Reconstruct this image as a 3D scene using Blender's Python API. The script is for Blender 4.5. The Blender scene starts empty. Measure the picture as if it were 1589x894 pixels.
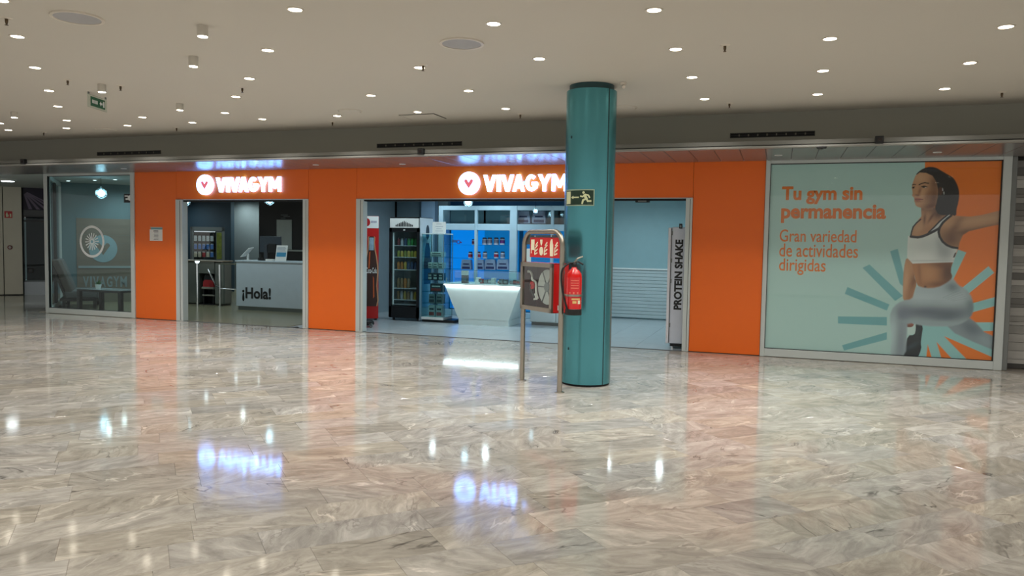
import bpy, bmesh, math, random
import numpy as np
from mathutils import Vector, Matrix

rnd = random.Random(7)
scn = bpy.context.scene
col = scn.collection

# ------------------------------------------------------------------ camera
W, H = 1589.0, 894.0
FPX, HC, DIST = 1195.96, 1.5, 11.2602
PITCH, ROLL, YAW = 0.0568, 0.0170, 0.3329
_f = Vector((-math.sin(YAW)*math.cos(PITCH), math.cos(YAW)*math.cos(PITCH), -math.sin(PITCH)))
_r = Vector((math.cos(YAW), math.sin(YAW), 0))
_u = _r.cross(_f)
RIGHT = math.cos(ROLL)*_r + math.sin(ROLL)*_u
UP = -math.sin(ROLL)*_r + math.cos(ROLL)*_u
FWD = _f
CAM = Vector((0, -DIST, HC))
cd = bpy.data.cameras.new('camera'); cam = bpy.data.objects.new('camera', cd); col.objects.link(cam)
cd.sensor_width = 36; cd.lens = FPX/W*36; cd.clip_end = 200
m = Matrix.Identity(4)
for i in range(3):
    m[i][0] = RIGHT[i]; m[i][1] = UP[i]; m[i][2] = -FWD[i]; m[i][3] = CAM[i]
cam.matrix_world = m
scn.camera = cam

# ------------------------------------------------------------------ world, exposure, large lights
scn.view_settings.view_transform = 'Standard'; scn.view_settings.look = 'None'
scn.view_settings.gamma = 1; scn.view_settings.exposure = 0.0
wd = bpy.data.worlds.new('hall_daylight'); scn.world = wd; wd.use_nodes = True
wd.node_tree.nodes['Background'].inputs[0].default_value = (1.0, 0.97, 0.92, 1)
wd.node_tree.nodes['Background'].inputs[1].default_value = 0.8

def area(name, loc, sx, sy, power, color, rot=(0, 0, 0)):
    l = bpy.data.lights.new(name, 'AREA'); l.shape = 'RECTANGLE'; l.size = sx; l.size_y = sy
    l.energy = power; l.color = color
    o = bpy.data.objects.new(name, l); o.location = loc; o.rotation_euler = rot; col.objects.link(o)
    return o
def lamp(name, loc, power, color, angle=2.9, radius=.05, rot=(0, 0, 0)):
    l = bpy.data.lights.new(name, 'SPOT'); l.energy = power; l.color = color; l.spot_size = angle; l.spot_blend = 1.0; l.shadow_soft_size = radius
    o = bpy.data.objects.new(name, l); o.location = loc; o.rotation_euler = rot; col.objects.link(o); return o
COOL = (0.74, 0.93, 1.0)
for x, y, e in ((-13.6, 1.5, 40), (-14.0, 2.3, 40), (-12.2, 1.3, 40), (-10.8, 1.6, 40), (-9.0, 1.5, 45), (-12.0, 3.9, 40), (-9.8, 3.9, 40), (-14.2, 5.2, 40), (-16.0, 6.2, 40), (-15.3, 7.75, 70), (-14.45, 7.75, 70), (-11.5, 6.2, 20)):  # the strongest pair is added unseen to brighten the pale back wall
    lamp('gym_lamp', (x, y, 2.70), e, (0.78, 0.97, 1.0))
for x, y, e in ((-6.9, 1.3, 40), (-5.6, 1.2, 60), (-4.2, 1.2, 60), (-2.7, 1.2, 60), (-5.4, 2.9, 60), (-3.0, 3.2, 62), (-2.0, 3.2, 62), (-6.6, 3.0, 40)):
    lamp('shop_lamp', (x, y, 2.70), e, COOL)

# ------------------------------------------------------------------ helpers
def ray(u, v): return FWD + RIGHT*((u-W/2)/FPX) - UP*((v-H/2)/FPX)
def atY(u, v, Y=0.0):
    d = ray(u, v); return CAM + d*((Y-CAM.y)/d.y)
def atZ(u, v, Z=0.0):
    d = ray(u, v); return CAM + d*((Z-CAM.z)/d.z)
def proj(p):
    q = Vector(p)-CAM; z = q.dot(FWD)
    return W/2+FPX*q.dot(RIGHT)/z, H/2-FPX*q.dot(UP)/z, z
def lin(c): return tuple((x/12.92 if x <= .04045 else ((x+.055)/1.055)**2.4) for x in c)
def rgb(r, g, b): return lin((r/255, g/255, b/255))

_ORD = ('first', 'second', 'third', 'fourth', 'fifth', 'sixth', 'seventh', 'eighth', 'ninth', 'tenth', 'eleventh', 'twelfth', 'thirteenth', 'fourteenth', 'fifteenth', 'sixteenth', 'seventeenth', 'eighteenth', 'nineteenth')
def nth(i):
    i += 1
    if i < 20: return _ORD[i-1]
    t, o = divmod(i, 10); return {2: ('twentieth', 'twenty-'), 3: ('thirtieth', 'thirty-'), 4: ('fortieth', 'forty-')}[t][0 if o == 0 else 1]+('' if o == 0 else _ORD[o-1])
MATS = {}
def mat(name, c, rough=0.5, metal=0.0, var=0.06, scale=6.0, emit=None, estr=0.0, spec=0.5, bump=0.0, coat=0.0, stretch=(1, 1, 1)):
    if name in MATS: return MATS[name]
    M = bpy.data.materials.new(name); M.use_nodes = True; nt = M.node_tree; b = nt.nodes['Principled BSDF']
    b.inputs['Roughness'].default_value = rough; b.inputs['Metallic'].default_value = metal
    b.inputs['Specular IOR Level'].default_value = spec; b.inputs['Coat Weight'].default_value = coat
    b.inputs['Coat Roughness'].default_value = 0.08
    tc = nt.nodes.new('ShaderNodeTexCoord'); mp = nt.nodes.new('ShaderNodeMapping'); mp.inputs['Scale'].default_value = stretch
    nz = nt.nodes.new('ShaderNodeTexNoise'); nz.inputs['Scale'].default_value = scale; nz.inputs['Detail'].default_value = 4
    mx = nt.nodes.new('ShaderNodeMix'); mx.data_type = 'RGBA'
    mx.inputs[6].default_value = (*[x*(1-var) for x in c], 1); mx.inputs[7].default_value = (*[min(1, x*(1+var)) for x in c], 1)
    nt.links.new(tc.outputs['Object'], mp.inputs[0]); nt.links.new(mp.outputs[0], nz.inputs['Vector'])
    nt.links.new(nz.outputs['Fac'], mx.inputs[0]); nt.links.new(mx.outputs[2], b.inputs['Base Color'])
    if bump:
        bp = nt.nodes.new('ShaderNodeBump'); bp.inputs['Strength'].default_value = bump; bp.inputs['Distance'].default_value = 0.01
        nt.links.new(nz.outputs['Fac'], bp.inputs['Height']); nt.links.new(bp.outputs[0], b.inputs['Normal'])
    if emit:
        b.inputs['Emission Color'].default_value = (*emit, 1); b.inputs['Emission Strength'].default_value = estr
    MATS[name] = M; return M
def glass(name, tint=(1, 1, 1), ior=1.5, rough=0.0, extra=0.0):
    if name in MATS: return MATS[name]
    M = bpy.data.materials.new(name); M.use_nodes = True; nt = M.node_tree; nt.nodes.clear()
    out = nt.nodes.new('ShaderNodeOutputMaterial'); t = nt.nodes.new('ShaderNodeBsdfTransparent'); t.inputs[0].default_value = (*tint, 1)
    g = nt.nodes.new('ShaderNodeBsdfGlossy'); g.inputs['Roughness'].default_value = rough
    f0 = ((ior-1)/(ior+1))**2+extra
    lw = nt.nodes.new('ShaderNodeLayerWeight')
    fr = nt.nodes.new('ShaderNodeMath'); fr.operation = 'POWER'; fr.inputs[1].default_value = 5.0; nt.links.new(lw.outputs['Facing'], fr.inputs[0])
    ad = nt.nodes.new('ShaderNodeMath'); ad.operation = 'MULTIPLY_ADD'; ad.use_clamp = True; ad.inputs[1].default_value = 1-f0; ad.inputs[2].default_value = f0
    mx = nt.nodes.new('ShaderNodeMixShader')
    nt.links.new(fr.outputs[0], ad.inputs[0]); nt.links.new(ad.outputs[0], mx.inputs[0])
    nt.links.new(t.outputs[0], mx.inputs[1]); nt.links.new(g.outputs[0], mx.inputs[2]); nt.links.new(mx.outputs[0], out.inputs[0])
    MATS[name] = M; return M

class MB:
    def __init__(s): s.v = []; s.f = []
    def add(s, vs, fs):
        o = len(s.v); s.v += [tuple(p) for p in vs]; s.f += [tuple(i+o for i in f) for f in fs]; return s
    def box(s, x0, x1, y0, y1, z0, z1, fr=None):
        p = [(x, y, z) for z in (z0, z1) for y in (y0, y1) for x in (x0, x1)]
        if fr: p = [fr(*q) for q in p]
        return s.add(p, [(0, 2, 3, 1), (4, 5, 7, 6), (0, 1, 5, 4), (2, 6, 7, 3), (0, 4, 6, 2), (1, 3, 7, 5)])
    def rbox(s, x0, x1, y0, y1, z0, z1, r=.01, seg=2, fr=None):
        bm = bmesh.new(); bmesh.ops.create_cube(bm, size=1)
        for v in bm.verts: v.co = ((x0+x1)/2+v.co.x*(x1-x0), (y0+y1)/2+v.co.y*(y1-y0), (z0+z1)/2+v.co.z*(z1-z0))
        bmesh.ops.bevel(bm, geom=bm.edges[:]+bm.verts[:], offset=r, segments=seg, affect='EDGES', profile=.5)
        bm.verts.index_update()
        s.add([fr(*v.co) if fr else v.co for v in bm.verts], [[v.index for v in f.verts] for f in bm.faces]); bm.free(); return s
    def tube(s, pts, r, n=10, caps=True, radii=None):
        pts = [Vector(p) for p in pts]; k = len(pts); rings = []; ref = None
        for i, p in enumerate(pts):
            t = (pts[min(i+1, k-1)]-pts[max(i-1, 0)]).normalized()
            if ref is None: ref = Vector((0, 0, 1)) if abs(t.z) < .9 else Vector((1, 0, 0))
            a = (ref-t*ref.dot(t)).normalized(); ref = a; b = t.cross(a); R = radii[i] if radii else r
            rings.append([p+a*R*math.cos(2*math.pi*j/n)+b*R*math.sin(2*math.pi*j/n) for j in range(n)])
        vs = [q for g in rings for q in g]; fs = []
        for i in range(k-1):
            for j in range(n):
                fs.append((i*n+j, i*n+(j+1) % n, (i+1)*n+(j+1) % n, (i+1)*n+j))
        if caps: fs += [tuple(range(n-1, -1, -1)), tuple(range((k-1)*n, k*n))]
        return s.add(vs, fs)
    def lathe(s, c, prof, n=24, fr=None):
        vs = []; fs = []; k = len(prof)
        for (r, z) in prof:
            for j in range(n):
                a = 2*math.pi*j/n; p = (r*math.cos(a), r*math.sin(a), z)
                p = fr(*p) if fr else p
                vs.append((c[0]+p[0], c[1]+p[1], c[2]+p[2]))
        for i in range(k-1):
            for j in range(n): fs.append((i*n+j, i*n+(j+1) % n, (i+1)*n+(j+1) % n, (i+1)*n+j))
        fs += [tuple(range(n-1, -1, -1)), tuple(range((k-1)*n, k*n))]
        return s.add(vs, fs)
    def prism(s, poly, c0, c1, fr):
        n = len(poly); vs = [fr(a, b, c0) for a, b in poly]+[fr(a, b, c1) for a, b in poly]
        return s.add(vs, [tuple(range(n)), tuple(range(2*n-1, n-1, -1))]+[(i, (i+1) % n, n+(i+1) % n, n+i) for i in range(n)])
    def stroke(s, pts, w, c0, c1, fr):
        for (a, b) in zip(pts[:-1], pts[1:]):
            d = Vector((b[0]-a[0], b[1]-a[1])); L = d.length; d = d/L if L else Vector((1, 0)); nn = Vector((-d.y, d.x))*w/2; e = d*w*.25
            q = [(a[0]-e.x+nn.x, a[1]-e.y+nn.y), (b[0]+e.x+nn.x, b[1]+e.y+nn.y), (b[0]+e.x-nn.x, b[1]+e.y-nn.y), (a[0]-e.x-nn.x, a[1]-e.y-nn.y)]
            s.prism(q, c0, c1, fr)
        return s
    def build(s, name, M, parent=None, base=None, smooth=False):
        me = bpy.data.meshes.new(name)
        root = parent
        while root is not None and root.parent is not None: root = root.parent
        off = Vector(root.location) if root is not None else Vector(base if base is not None else (0, 0, 0))
        me.from_pydata([tuple(Vector(p)-off) for p in s.v], [], s.f); me.update()
        bm = bmesh.new(); bm.from_mesh(me); bmesh.ops.recalc_face_normals(bm, faces=bm.faces); bm.to_mesh(me); bm.free()
        if smooth:
            for p in me.polygons: p.use_smooth = True
            try: me.set_sharp_from_angle(angle=math.radians(35))
            except Exception: pass
        me.materials.append(M)
        o = bpy.data.objects.new(name, me); col.objects.link(o)
        if parent is not None: o.parent = parent
        else: o.location = off
        return o
def frame(o, ex, ey, ez):
    o, ex, ey, ez = Vector(o), Vector(ex), Vector(ey), Vector(ez)
    return lambda a, b, c: o+ex*a+ey*b+ez*c
def tag(o, label, cat, group=None):
    o['label'] = label; o['category'] = cat
    if group: o['group'] = group
    return o
def struct(o): o['kind'] = 'structure'; return o
def thing(name, base, label, cat, group=None):
    o = bpy.data.objects.new(name, None); o.location = base; o.empty_display_size = .1; col.objects.link(o)
    return tag(o, label, cat, group)
def copy_tree(o, loc, label=None, parent=None):
    c = o.copy(); col.objects.link(c)
    if parent is not None: c.parent = parent
    elif loc is not None: c.location = loc
    if label: c['label'] = label
    for ch in list(o.children): copy_tree(ch, None, None, c)
    return c
def disc_poly(cx, cy, rx, ry=None, n=28, a0=0, a1=2*math.pi):
    ry = rx if ry is None else ry
    return [(cx+rx*math.cos(a0+(a1-a0)*i/n), cy+ry*math.sin(a0+(a1-a0)*i/n)) for i in range(n if a1-a0 > 6.2 else n+1)]
def ring(mb, cx, cy, r0, r1, c0, c1, fr, n=40):
    vs = []; fs = []
    for j in range(n):
        a = 2*math.pi*j/n
        for (r, c) in ((r0, c0), (r1, c0), (r1, c1), (r0, c1)): vs.append(fr(cx+r*math.cos(a), cy+r*math.sin(a), c))
    for j in range(n):
        k = (j+1) % n
        for i in range(4): fs.append((j*4+i, j*4+(i+1) % 4, k*4+(i+1) % 4, k*4+i))
    return mb.add(vs, fs)

_TXT = {}
def glyphs(s, bold):
    if (s, bold) in _TXT: return _TXT[(s, bold)]
    cu = bpy.data.curves.new('text', 'FONT'); cu.body = s; cu.offset = bold; cu.extrude = .5; cu.resolution_u = 4
    o = bpy.data.objects.new('text', cu); col.objects.link(o)
    dg = bpy.context.evaluated_depsgraph_get(); dg.update()
    me = bpy.data.meshes.new_from_object(o.evaluated_get(dg))
    vs = np.array([v.co[:] for v in me.vertices]); fs = [tuple(p.vertices) for p in me.polygons]
    bpy.data.objects.remove(o); bpy.data.curves.remove(cu); bpy.data.meshes.remove(me)
    mn = vs.min(0); mxv = vs.max(0); vs = (vs-mn)/(mxv-mn)
    _TXT[(s, bold)] = (vs, fs); return vs, fs
def text(mb, s, a0, b0, w, h, c0, c1, fr, bold=.02):
    vs, fs = glyphs(s, bold)
    return mb.add([fr(a0+x*w, b0+y*h, c0+(1-z)*(c1-c0)) for x, y, z in vs], fs)
def FY(Y): return lambda a, b, c: Vector((a, Y+c, b))     # wall frame: a = X, b = Z, c = depth from Y

# materials
orange = mat('orange_laminate', rgb(240, 107, 13), .42, var=.03, scale=2)
alu = mat('white_aluminium', rgb(196, 204, 202), .35, var=.02)
grey_alu = mat('grey_aluminium', rgb(120, 124, 122), .4, var=.03)
black = mat('black_plastic', rgb(14, 15, 18), .45, var=.1)
dark = mat('dark_gap', rgb(10, 10, 10), .8, var=.1)
white = mat('white_paint', rgb(226, 228, 226), .5, var=.02)
steel = mat('brushed_steel', rgb(165, 158, 146), .32, metal=1.0, var=.06, scale=40, stretch=(1, 1, .05))
chrome = mat('chrome', rgb(205, 210, 212), .12, metal=1.0, var=.02)
red = mat('red_enamel', rgb(200, 16, 14), .35, var=.05)
teal = mat('teal_column_paint', rgb(84, 152, 162), .27, var=.06, scale=1.5, metal=.75, stretch=(1, 1, .2))
clear = glass('clear_glass', (.97, 1, .99))
win_glass = glass('window_glass', (.985, .995, .99), ior=1.35)
lounge_glass = glass('lounge_glass', (.90, .98, .98), ior=1.3)
shelf_glass = glass('shelf_glass', (.80, .95, .95), extra=.02)

# ------------------------------------------------------------------ mall floor: marble tiles laid at 45 degrees
def marble():
    M = bpy.data.materials.new('polished_marble'); M.use_nodes = True; nt = M.node_tree; b = nt.nodes['Principled BSDF']
    N = nt.nodes.new; L = nt.links.new
    uv = N('ShaderNodeUVMap'); uv.uv_map = 'stone'; tn = N('ShaderNodeUVMap'); tn.uv_map = 'tone'
    sep = N('ShaderNodeSeparateXYZ'); L(tn.outputs[0], sep.inputs[0])
    mp = N('ShaderNodeMapping'); mp.inputs['Scale'].default_value = (.9, 2.3, 1); L(uv.outputs[0], mp.inputs[0])
    n1 = N('ShaderNodeTexNoise'); n1.inputs['Scale'].default_value = 4.2; n1.inputs['Detail'].default_value = 11; n1.inputs['Roughness'].default_value = .68; n1.inputs['Distortion'].default_value = .75; L(mp.outputs[0], n1.inputs['Vector'])
    r1 = N('ShaderNodeValToRGB'); L(n1.outputs['Fac'], r1.inputs[0])
    e = r1.color_ramp.elements; e[0].position = .25; e[0].color = (*rgb(142, 137, 128), 1); e[1].position = .74; e[1].color = (*rgb(214, 208, 196), 1)
    q = e.new(.5); q.color = (*rgb(182, 176, 164), 1)
    # thin dark veins and pale veins
    mp2 = N('ShaderNodeMapping'); mp2.inputs['Scale'].default_value = (.9, 2.2, 1); mp2.inputs['Rotation'].default_value = (0, 0, .25); L(uv.outputs[0], mp2.inputs[0])
    def vein(scale, width, seed):
        n = N('ShaderNodeTexNoise'); n.inputs['Scale'].default_value = scale; n.inputs['Detail'].default_value = 5; n.inputs['Distortion'].default_value = .6
        ofs = N('ShaderNodeVectorMath'); ofs.inputs[1].default_value = (seed, seed*.7, 0); L(mp2.outputs[0], ofs.inputs[0]); L(ofs.outputs[0], n.inputs['Vector'])
        s = N('ShaderNodeMath'); s.operation = 'SUBTRACT'; s.inputs[1].default_value = .5; L(n.outputs['Fac'], s.inputs[0])
        a = N('ShaderNodeMath'); a.operation = 'ABSOLUTE'; L(s.outputs[0], a.inputs[0])
        r = N('ShaderNodeMapRange'); r.inputs[1].default_value = 0; r.inputs[2].default_value = width; r.inputs[3].default_value = 1; r.inputs[4].default_value = 0; L(a.outputs[0], r.inputs[0])
        g = N('ShaderNodeTexNoise'); g.inputs['Scale'].default_value = 1.7; L(ofs.outputs[0], g.inputs['Vector'])
        gr = N('ShaderNodeMapRange'); gr.inputs[1].default_value = .52; gr.inputs[2].default_value = .66; L(g.outputs['Fac'], gr.inputs[0])
        mu = N('ShaderNodeMath'); mu.operation = 'MULTIPLY'; L(r.outputs[0], mu.inputs[0]); L(gr.outputs[0], mu.inputs[1]); return mu
    def mix(fac, A, c, f):
        k = N('ShaderNodeMath'); k.operation = 'MULTIPLY'; k.inputs[1].default_value = f; L(fac.outputs[0], k.inputs[0])
        x = N('ShaderNodeMix'); x.data_type = 'RGBA'; L(k.outputs[0], x.inputs[0]); L(A, x.inputs[6]); x.inputs[7].default_value = (*c, 1); return x.outputs[2]
    c = mix(vein(1.3, .012, 3.1), r1.outputs[0], rgb(84, 78, 74), .8)
    c = mix(vein(1.9, .022, 11.7), c, rgb(240, 232, 218), .85)
    c = mix(vein(3.1, .018, 23.4), c, rgb(112, 104, 98), .5)
    tr = N('ShaderNodeMapRange'); tr.inputs[3].default_value = .80; tr.inputs[4].default_value = 1.16; L(sep.outputs[0], tr.inputs[0])
    hs = N('ShaderNodeHueSaturation'); L(c, hs.inputs['Color']); L(tr.outputs[0], hs.inputs['Value'])
    sr = N('ShaderNodeMapRange'); sr.inputs[3].default_value = .55; sr.inputs[4].default_value = 1.15; L(sep.outputs[1], sr.inputs[0]); L(sr.outputs[0], hs.inputs['Saturation'])
    L(hs.outputs[0], b.inputs['Base Color'])
    b.inputs['Roughness'].default_value = .075; b.inputs['Specular IOR Level'].default_value = .5; b.inputs['IOR'].default_value = 1.62
    # polishing waviness
    tc = N('ShaderNodeTexCoord'); nb = N('ShaderNodeTexNoise'); nb.inputs['Scale'].default_value = 2.2; nb.inputs['Detail'].default_value = 1; L(tc.outputs['Object'], nb.inputs['Vector'])
    bp = N('ShaderNodeBump'); bp.inputs['Strength'].default_value = .05; bp.inputs['Distance'].default_value = .01; L(nb.outputs['Fac'], bp.inputs['Height']); L(bp.outputs[0], b.inputs['Normal'])
    return M
MARBLE = marble()
grout = mat('floor_grout', rgb(132, 125, 115), .5)
floor = struct(MB().box(-27, 11, -16, 6, -.12, -.008).build('floor', grout))

def tile_mesh(name, tiles, parent):
    vs, fs, uvs, tns = [], [], [], []
    E1 = Vector((1, 1, 0)).normalized(); E2 = Vector((1, -1, 0)).normalized()
    for (p0, p1, s0, s1, seed) in tiles:
        R = random.Random(seed); ox, oy = R.uniform(-50, 50), R.uniform(-50, 50); t = R.gauss(.5, .24); t = min(1, max(0, t)); st = R.random(); th = R.choice((0, 0, .35, -.35, .7, -.8, 1.2)); ct_, st_ = math.cos(th), math.sin(th)
        g = .0006; e = .0005
        c = [(p0+g, s0+g), (p1-g, s0+g), (p1-g, s1-g), (p0+g, s1-g)]; ci = [(p0+g+e, s0+g+e), (p1-g-e, s0+g+e), (p1-g-e, s1-g-e), (p0+g+e, s1-g-e)]
        o = len(vs)
        for z, cc in ((-.008, c), (-e, c), (0, ci)):
            for a, b in cc: q = E1*a+E2*b; vs.append((q.x, q.y, z))
        F = [(o+8, o+9, o+10, o+11)]
        for k in range(4):
            k2 = (k+1) % 4
            F += [(o+k, o+k2, o+4+k2, o+4+k), (o+4+k, o+4+k2, o+8+k2, o+8+k)]
        for f in F:
            fs.append(f)
            for i in f:
                a, b = (c+c+ci)[i-o]
                uvs += [(a-p0)*ct_-(b-s0)*st_+ox, (a-p0)*st_+(b-s0)*ct_+oy]; tns += [t, st]
    me = bpy.data.meshes.new(name); me.from_pydata(vs, [], fs)
    l1 = me.uv_layers.new(name='stone'); l2 = me.uv_layers.new(name='tone')
    l1.data.foreach_set('uv', uvs); l2.data.foreach_set('uv', tns)
    bm = bmesh.new(); bm.from_mesh(me); bmesh.ops.recalc_face_normals(bm, faces=bm.faces); bm.to_mesh(me); bm.free()
    me.materials.append(MARBLE)
    o = bpy.data.objects.new(name, me); col.objects.link(o); o.parent = parent; return o
tiles = []
S = math.sqrt(2)
k = -80
for k in range(-60, 95):
    s0 = .01+.3*k; s1 = s0+.3; p = -32+rnd.uniform(0, .6)
    while p < 14:
        L_ = rnd.choice((.42, .5, .6, .6, .7, .85)); p1 = p+L_
        x = ((p+p1)/2+(s0+s1)/2)/S; y = ((p+p1)/2-(s0+s1)/2)/S
        # mall floor, plus the side passage left of the shop front
        if (-25 < x < 9 and -14 < y < -.22) or (y >= -.22 and y < 5 and x < -13.35-y*.99 and x > -25):
            tiles.append((p, p1, s0, s1, rnd.random()))
        p = p1
def vis(t):
    p, p1, s0, s1, sd = t; pm, sm = (p+p1)/2, (s0+s1)/2; u, v, z = proj(((pm+sm)/S, (pm-sm)/S, 0))
    if z < .5 or not (-20 < u < W+20 and 380 < v < H+15): return 0
    return (p1-p)/z**3
order = sorted(range(len(tiles)), key=lambda i: -vis(tiles[i]))
for i in order[:300]: tile_mesh('floor_tile', [tiles[i]], floor)
st = tile_mesh('floor_tiles', [tiles[i] for i in order[300:]], floor); st['kind'] = 'stuff'

# a border course of plain slabs along the shop front closes the saw-tooth of the diagonal tiles
for i in range(20):
    x0 = -13.6+i*.85
    tile = MB().box(x0+.002, x0+.848, -.5, .02, -.0079, -.0012)
    tile.build('threshold_slab', mat('threshold_marble', rgb(176, 168, 156), .09, var=.14, scale=9, stretch=(.5, 3, 1)), floor)

# ------------------------------------------------------------------ ceiling, bulkhead, soffit
plaster = mat('ceiling_plaster', rgb(206, 201, 190), .85, var=.015, scale=.8)
bulk_paint = mat('bulkhead_paint', rgb(150, 149, 138), .8, var=.02, scale=.8)
CZ = 3.2
ceiling = struct(MB().box(-27, 11, -15, -.9, CZ, CZ+.12).build('ceiling', plaster))
bulk = struct(MB().box(-27, 11, -1.0, -.88, 2.74, CZ).build('bulkhead', bulk_paint))
sof_paint = mat('soffit_panel_paint', rgb(112, 110, 108), .26, spec=.5, var=.02, scale=3)
soffit = struct(MB().box(-27, 11, -1.46, .02, 2.722, 2.742).box(2.72, 11, .02, .5, 2.72, 2.76).build('soffit', dark))
fas = MB().box(-27, 11, -1.5, -1.46, 2.735, 2.785); fas.box(-27, 11, -1.46, -1.0, 2.765, 2.785)
fas.build('fascia', mat('fascia_paint', rgb(120, 120, 114), .6), soffit)
MB().box(-27, 11, -1.52, -1.42, 2.70, 2.722).build('edge_trim', mat('edge_trim_grey', rgb(150, 150, 144), .5), soffit)
px0 = -.509-.306*85
pm = None
for i in range(118):
    x = px0+i*.306
    if x < -25 or x > 8: continue
    if pm is None:
        pm = MB().rbox(-.1505, .1505, -.69, .69, -.006, .006, .003, 1); me_o = pm.build('soffit_panel', sof_paint, soffit)
        me_o.location = (x+.153, -.71, 2.711)
    else:
        c = me_o.copy(); col.objects.link(c); c.parent = soffit; c.location = (x+.153, -.71, 2.711)
for (u, v) in ((39, 251), (655, 236), (1364, 217)):
    p = atY(u, v, -1.5)
    o = thing('sensor_box', (p.x, -1.5, 2.70), {39: 'small square black sensor box above the left passage', 655: 'small square black sensor box on the ledge above the middle doorway sign', 1364: 'small square black sensor box on the ledge above the poster'}[u], 'sensor')
    MB().rbox(p.x-.045, p.x+.045, -1.56, -1.5, 2.715, 2.80, .006).build('housing', black, o)
    MB().box(p.x-.02, p.x+.02, -1.566, -1.56, 2.74, 2.775).build('lens', mat('sensor_lens', rgb(30, 24, 26), .1), o)
p = atZ(1276, 225.5, 2.70)
o = thing('ledge_camera', (p.x, -1.49, 2.70), 'flat black detector clipped under the ledge above the poster text', 'sensor')
MB().rbox(p.x-.055, p.x+.055, -1.53, -1.44, 2.678, 2.70, .008).build('housing', black, o)
MB().lathe((p.x, -1.485, 2.668), [(.012, 0), (.02, .01)], 12).build('lens', mat('sensor_lens', rgb(30, 24, 26), .1), o)
# air grilles in the bulkhead
for (ua, ub, va, lab) in ((1133, 1265, 206.5, 'long black slot air grille in bulkhead above right orange panel'), (585, 717, 229.5, 'long black slot air grille in bulkhead above middle doorway'), (151, 250, 240, 'long black slot air grille in bulkhead above left glass window')):
    a = atY(ua, va, -1.0); b = atY(ub, va-(ub-ua)*.03, -1.0); zc = 2.925
    g = thing('air_grille', (a.x, -1.0, zc-.03), lab, 'air vent', 'bulkhead air grilles')
    fr_ = MB(); fr_.box(a.x, b.x, -1.008, -1.0, zc+.024, zc+.032); fr_.box(a.x, b.x, -1.008, -1.0, zc-.032, zc-.024); fr_.box(a.x, a.x+.008, -1.008, -1.0, zc-.032, zc+.032); fr_.box(b.x-.008, b.x, -1.008, -1.0, zc-.032, zc+.032)
    fr_.build('frame', mat('grille_frame', rgb(60, 58, 52), .5), g)
    MB().box(a.x, b.x, -1.003, -1.0, zc-.03, zc+.03).build('slot', dark, g)
    n = 9
    for i in range(1, n):
        x = a.x+(b.x-a.x)*i/n; MB().box(x-.008, x+.008, -1.008, -1.003, zc-.012, zc+.012).build('spacer', grille_m if False else mat('grille_spacer', rgb(110, 104, 92), .6), g)
    MB().box(a.x, b.x, -1.007, -1.003, zc-.002, zc+.002).build('blade', black, g)

# ------------------------------------------------------------------ ceiling fittings
warm = mat('downlight_diffuser', (1, 1, 1), .5, emit=(1.0, .90, .72), estr=14)
trim_m = mat('downlight_trim', rgb(214, 206, 192), .4)
DL = [(27, 58), (54.4, 106), (76, 141.7), (89.6, 165.8), (103.6, 187.6), (103, 199.6), (13, 202.5), (0, 192), (221, 182.7), (197.8, 195.5), (298.5, 191), (349, 176), (366, 151), (387, 123), (1, 2),
      (458, 16.4), (415.7, 79.3), (407, 185.6), (523, 180.6), (575.6, 149), (651, 106), (766, 38.4), (648, 174.6), (727, 142), (784.8, 169.6), (836.7, 92.5),
      (1015, 17.3), (1048.7, 77.6), (1073.9, 121), (1093.4, 154.4), (1288, 61.6), (1277, 111), (1268.6, 147.4), (1561, 43), (1505, 98.9), (1466, 139)]
first = None; DLP = 69
DL.sort()
PTS = [atZ(u, v, CZ-.01) for u, v in DL]+[Vector((x, y, CZ)) for x in (-8.4, -6.0, -3.6, -1.2, 1.2, 3.6) for y in (-8.6, -10.2, -11.8)]+[Vector((x, y, CZ)) for x in (3.4, 5.6) for y in (-2.2, -4.4, -6.6)]  # the two regular grids are unseen downlights added to brighten the floor
for ip, p in enumerate(PTS):
    lab_ = 'round recessed warm downlight, %s from the left in the photo' % nth(ip) if ip < len(DL) else 'round recessed warm downlight added out of view to brighten the floor'
    if first is None:
        first = thing('downlight', (p.x, p.y, CZ), lab_, 'downlight', 'recessed ceiling downlights')
        t = MB(); ring(t, p.x, p.y, .05, .064, -.006, 0, lambda a, b, c: Vector((a, b, CZ+c)), 28); t.build('trim_ring', trim_m, first)
        MB().lathe((p.x, p.y, CZ-.004), [(.05, 0), (.05, .003)], 28).build('diffuser', warm, first)
        lo = lamp('beam', (0, 0, -.02), DLP, (1.0, .96, .91), 2.3, .05); lo.parent = first
    else: copy_tree(first, (p.x, p.y, CZ), lab_)
# surface-mounted cylinder spots
cyl_m = mat('spot_cylinder_paint', rgb(196, 190, 178), .5)
def spot(u, vt, vb, r, lab):
    p = atZ(u, vt, CZ)
    # height from the lower rim pixel, at the same ground position
    best = min((abs(proj((p.x, p.y, CZ-h/200))[1]-vb), h/200) for h in range(4, 80))[1]
    t = thing('ceiling_spot', (p.x, p.y, CZ), lab, 'spotlight', 'cylinder ceiling spots')
    MB().lathe((p.x, p.y, CZ-best), [(r*.94, 0), (r, .01), (r, best)], 24).build('housing', cyl_m, t, smooth=True)
    MB().lathe((p.x, p.y, CZ-best-.003), [(r*.86, 0), (r*.86, .004)], 24).build('lamp', warm, t)
spot(314.5, 40, 57, .043, 'cylinder ceiling spot hanging nearest the camera, largest of the row')
spot(300, 88, 103, .043, 'second cylinder ceiling spot of the row, next to the largest')
spot(279, 161, 171, .043, 'farthest cylinder ceiling spot, above the left doorway')
spot(158, 131, 143, .043, 'cylinder ceiling spot right above the hanging green exit sign')
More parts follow.
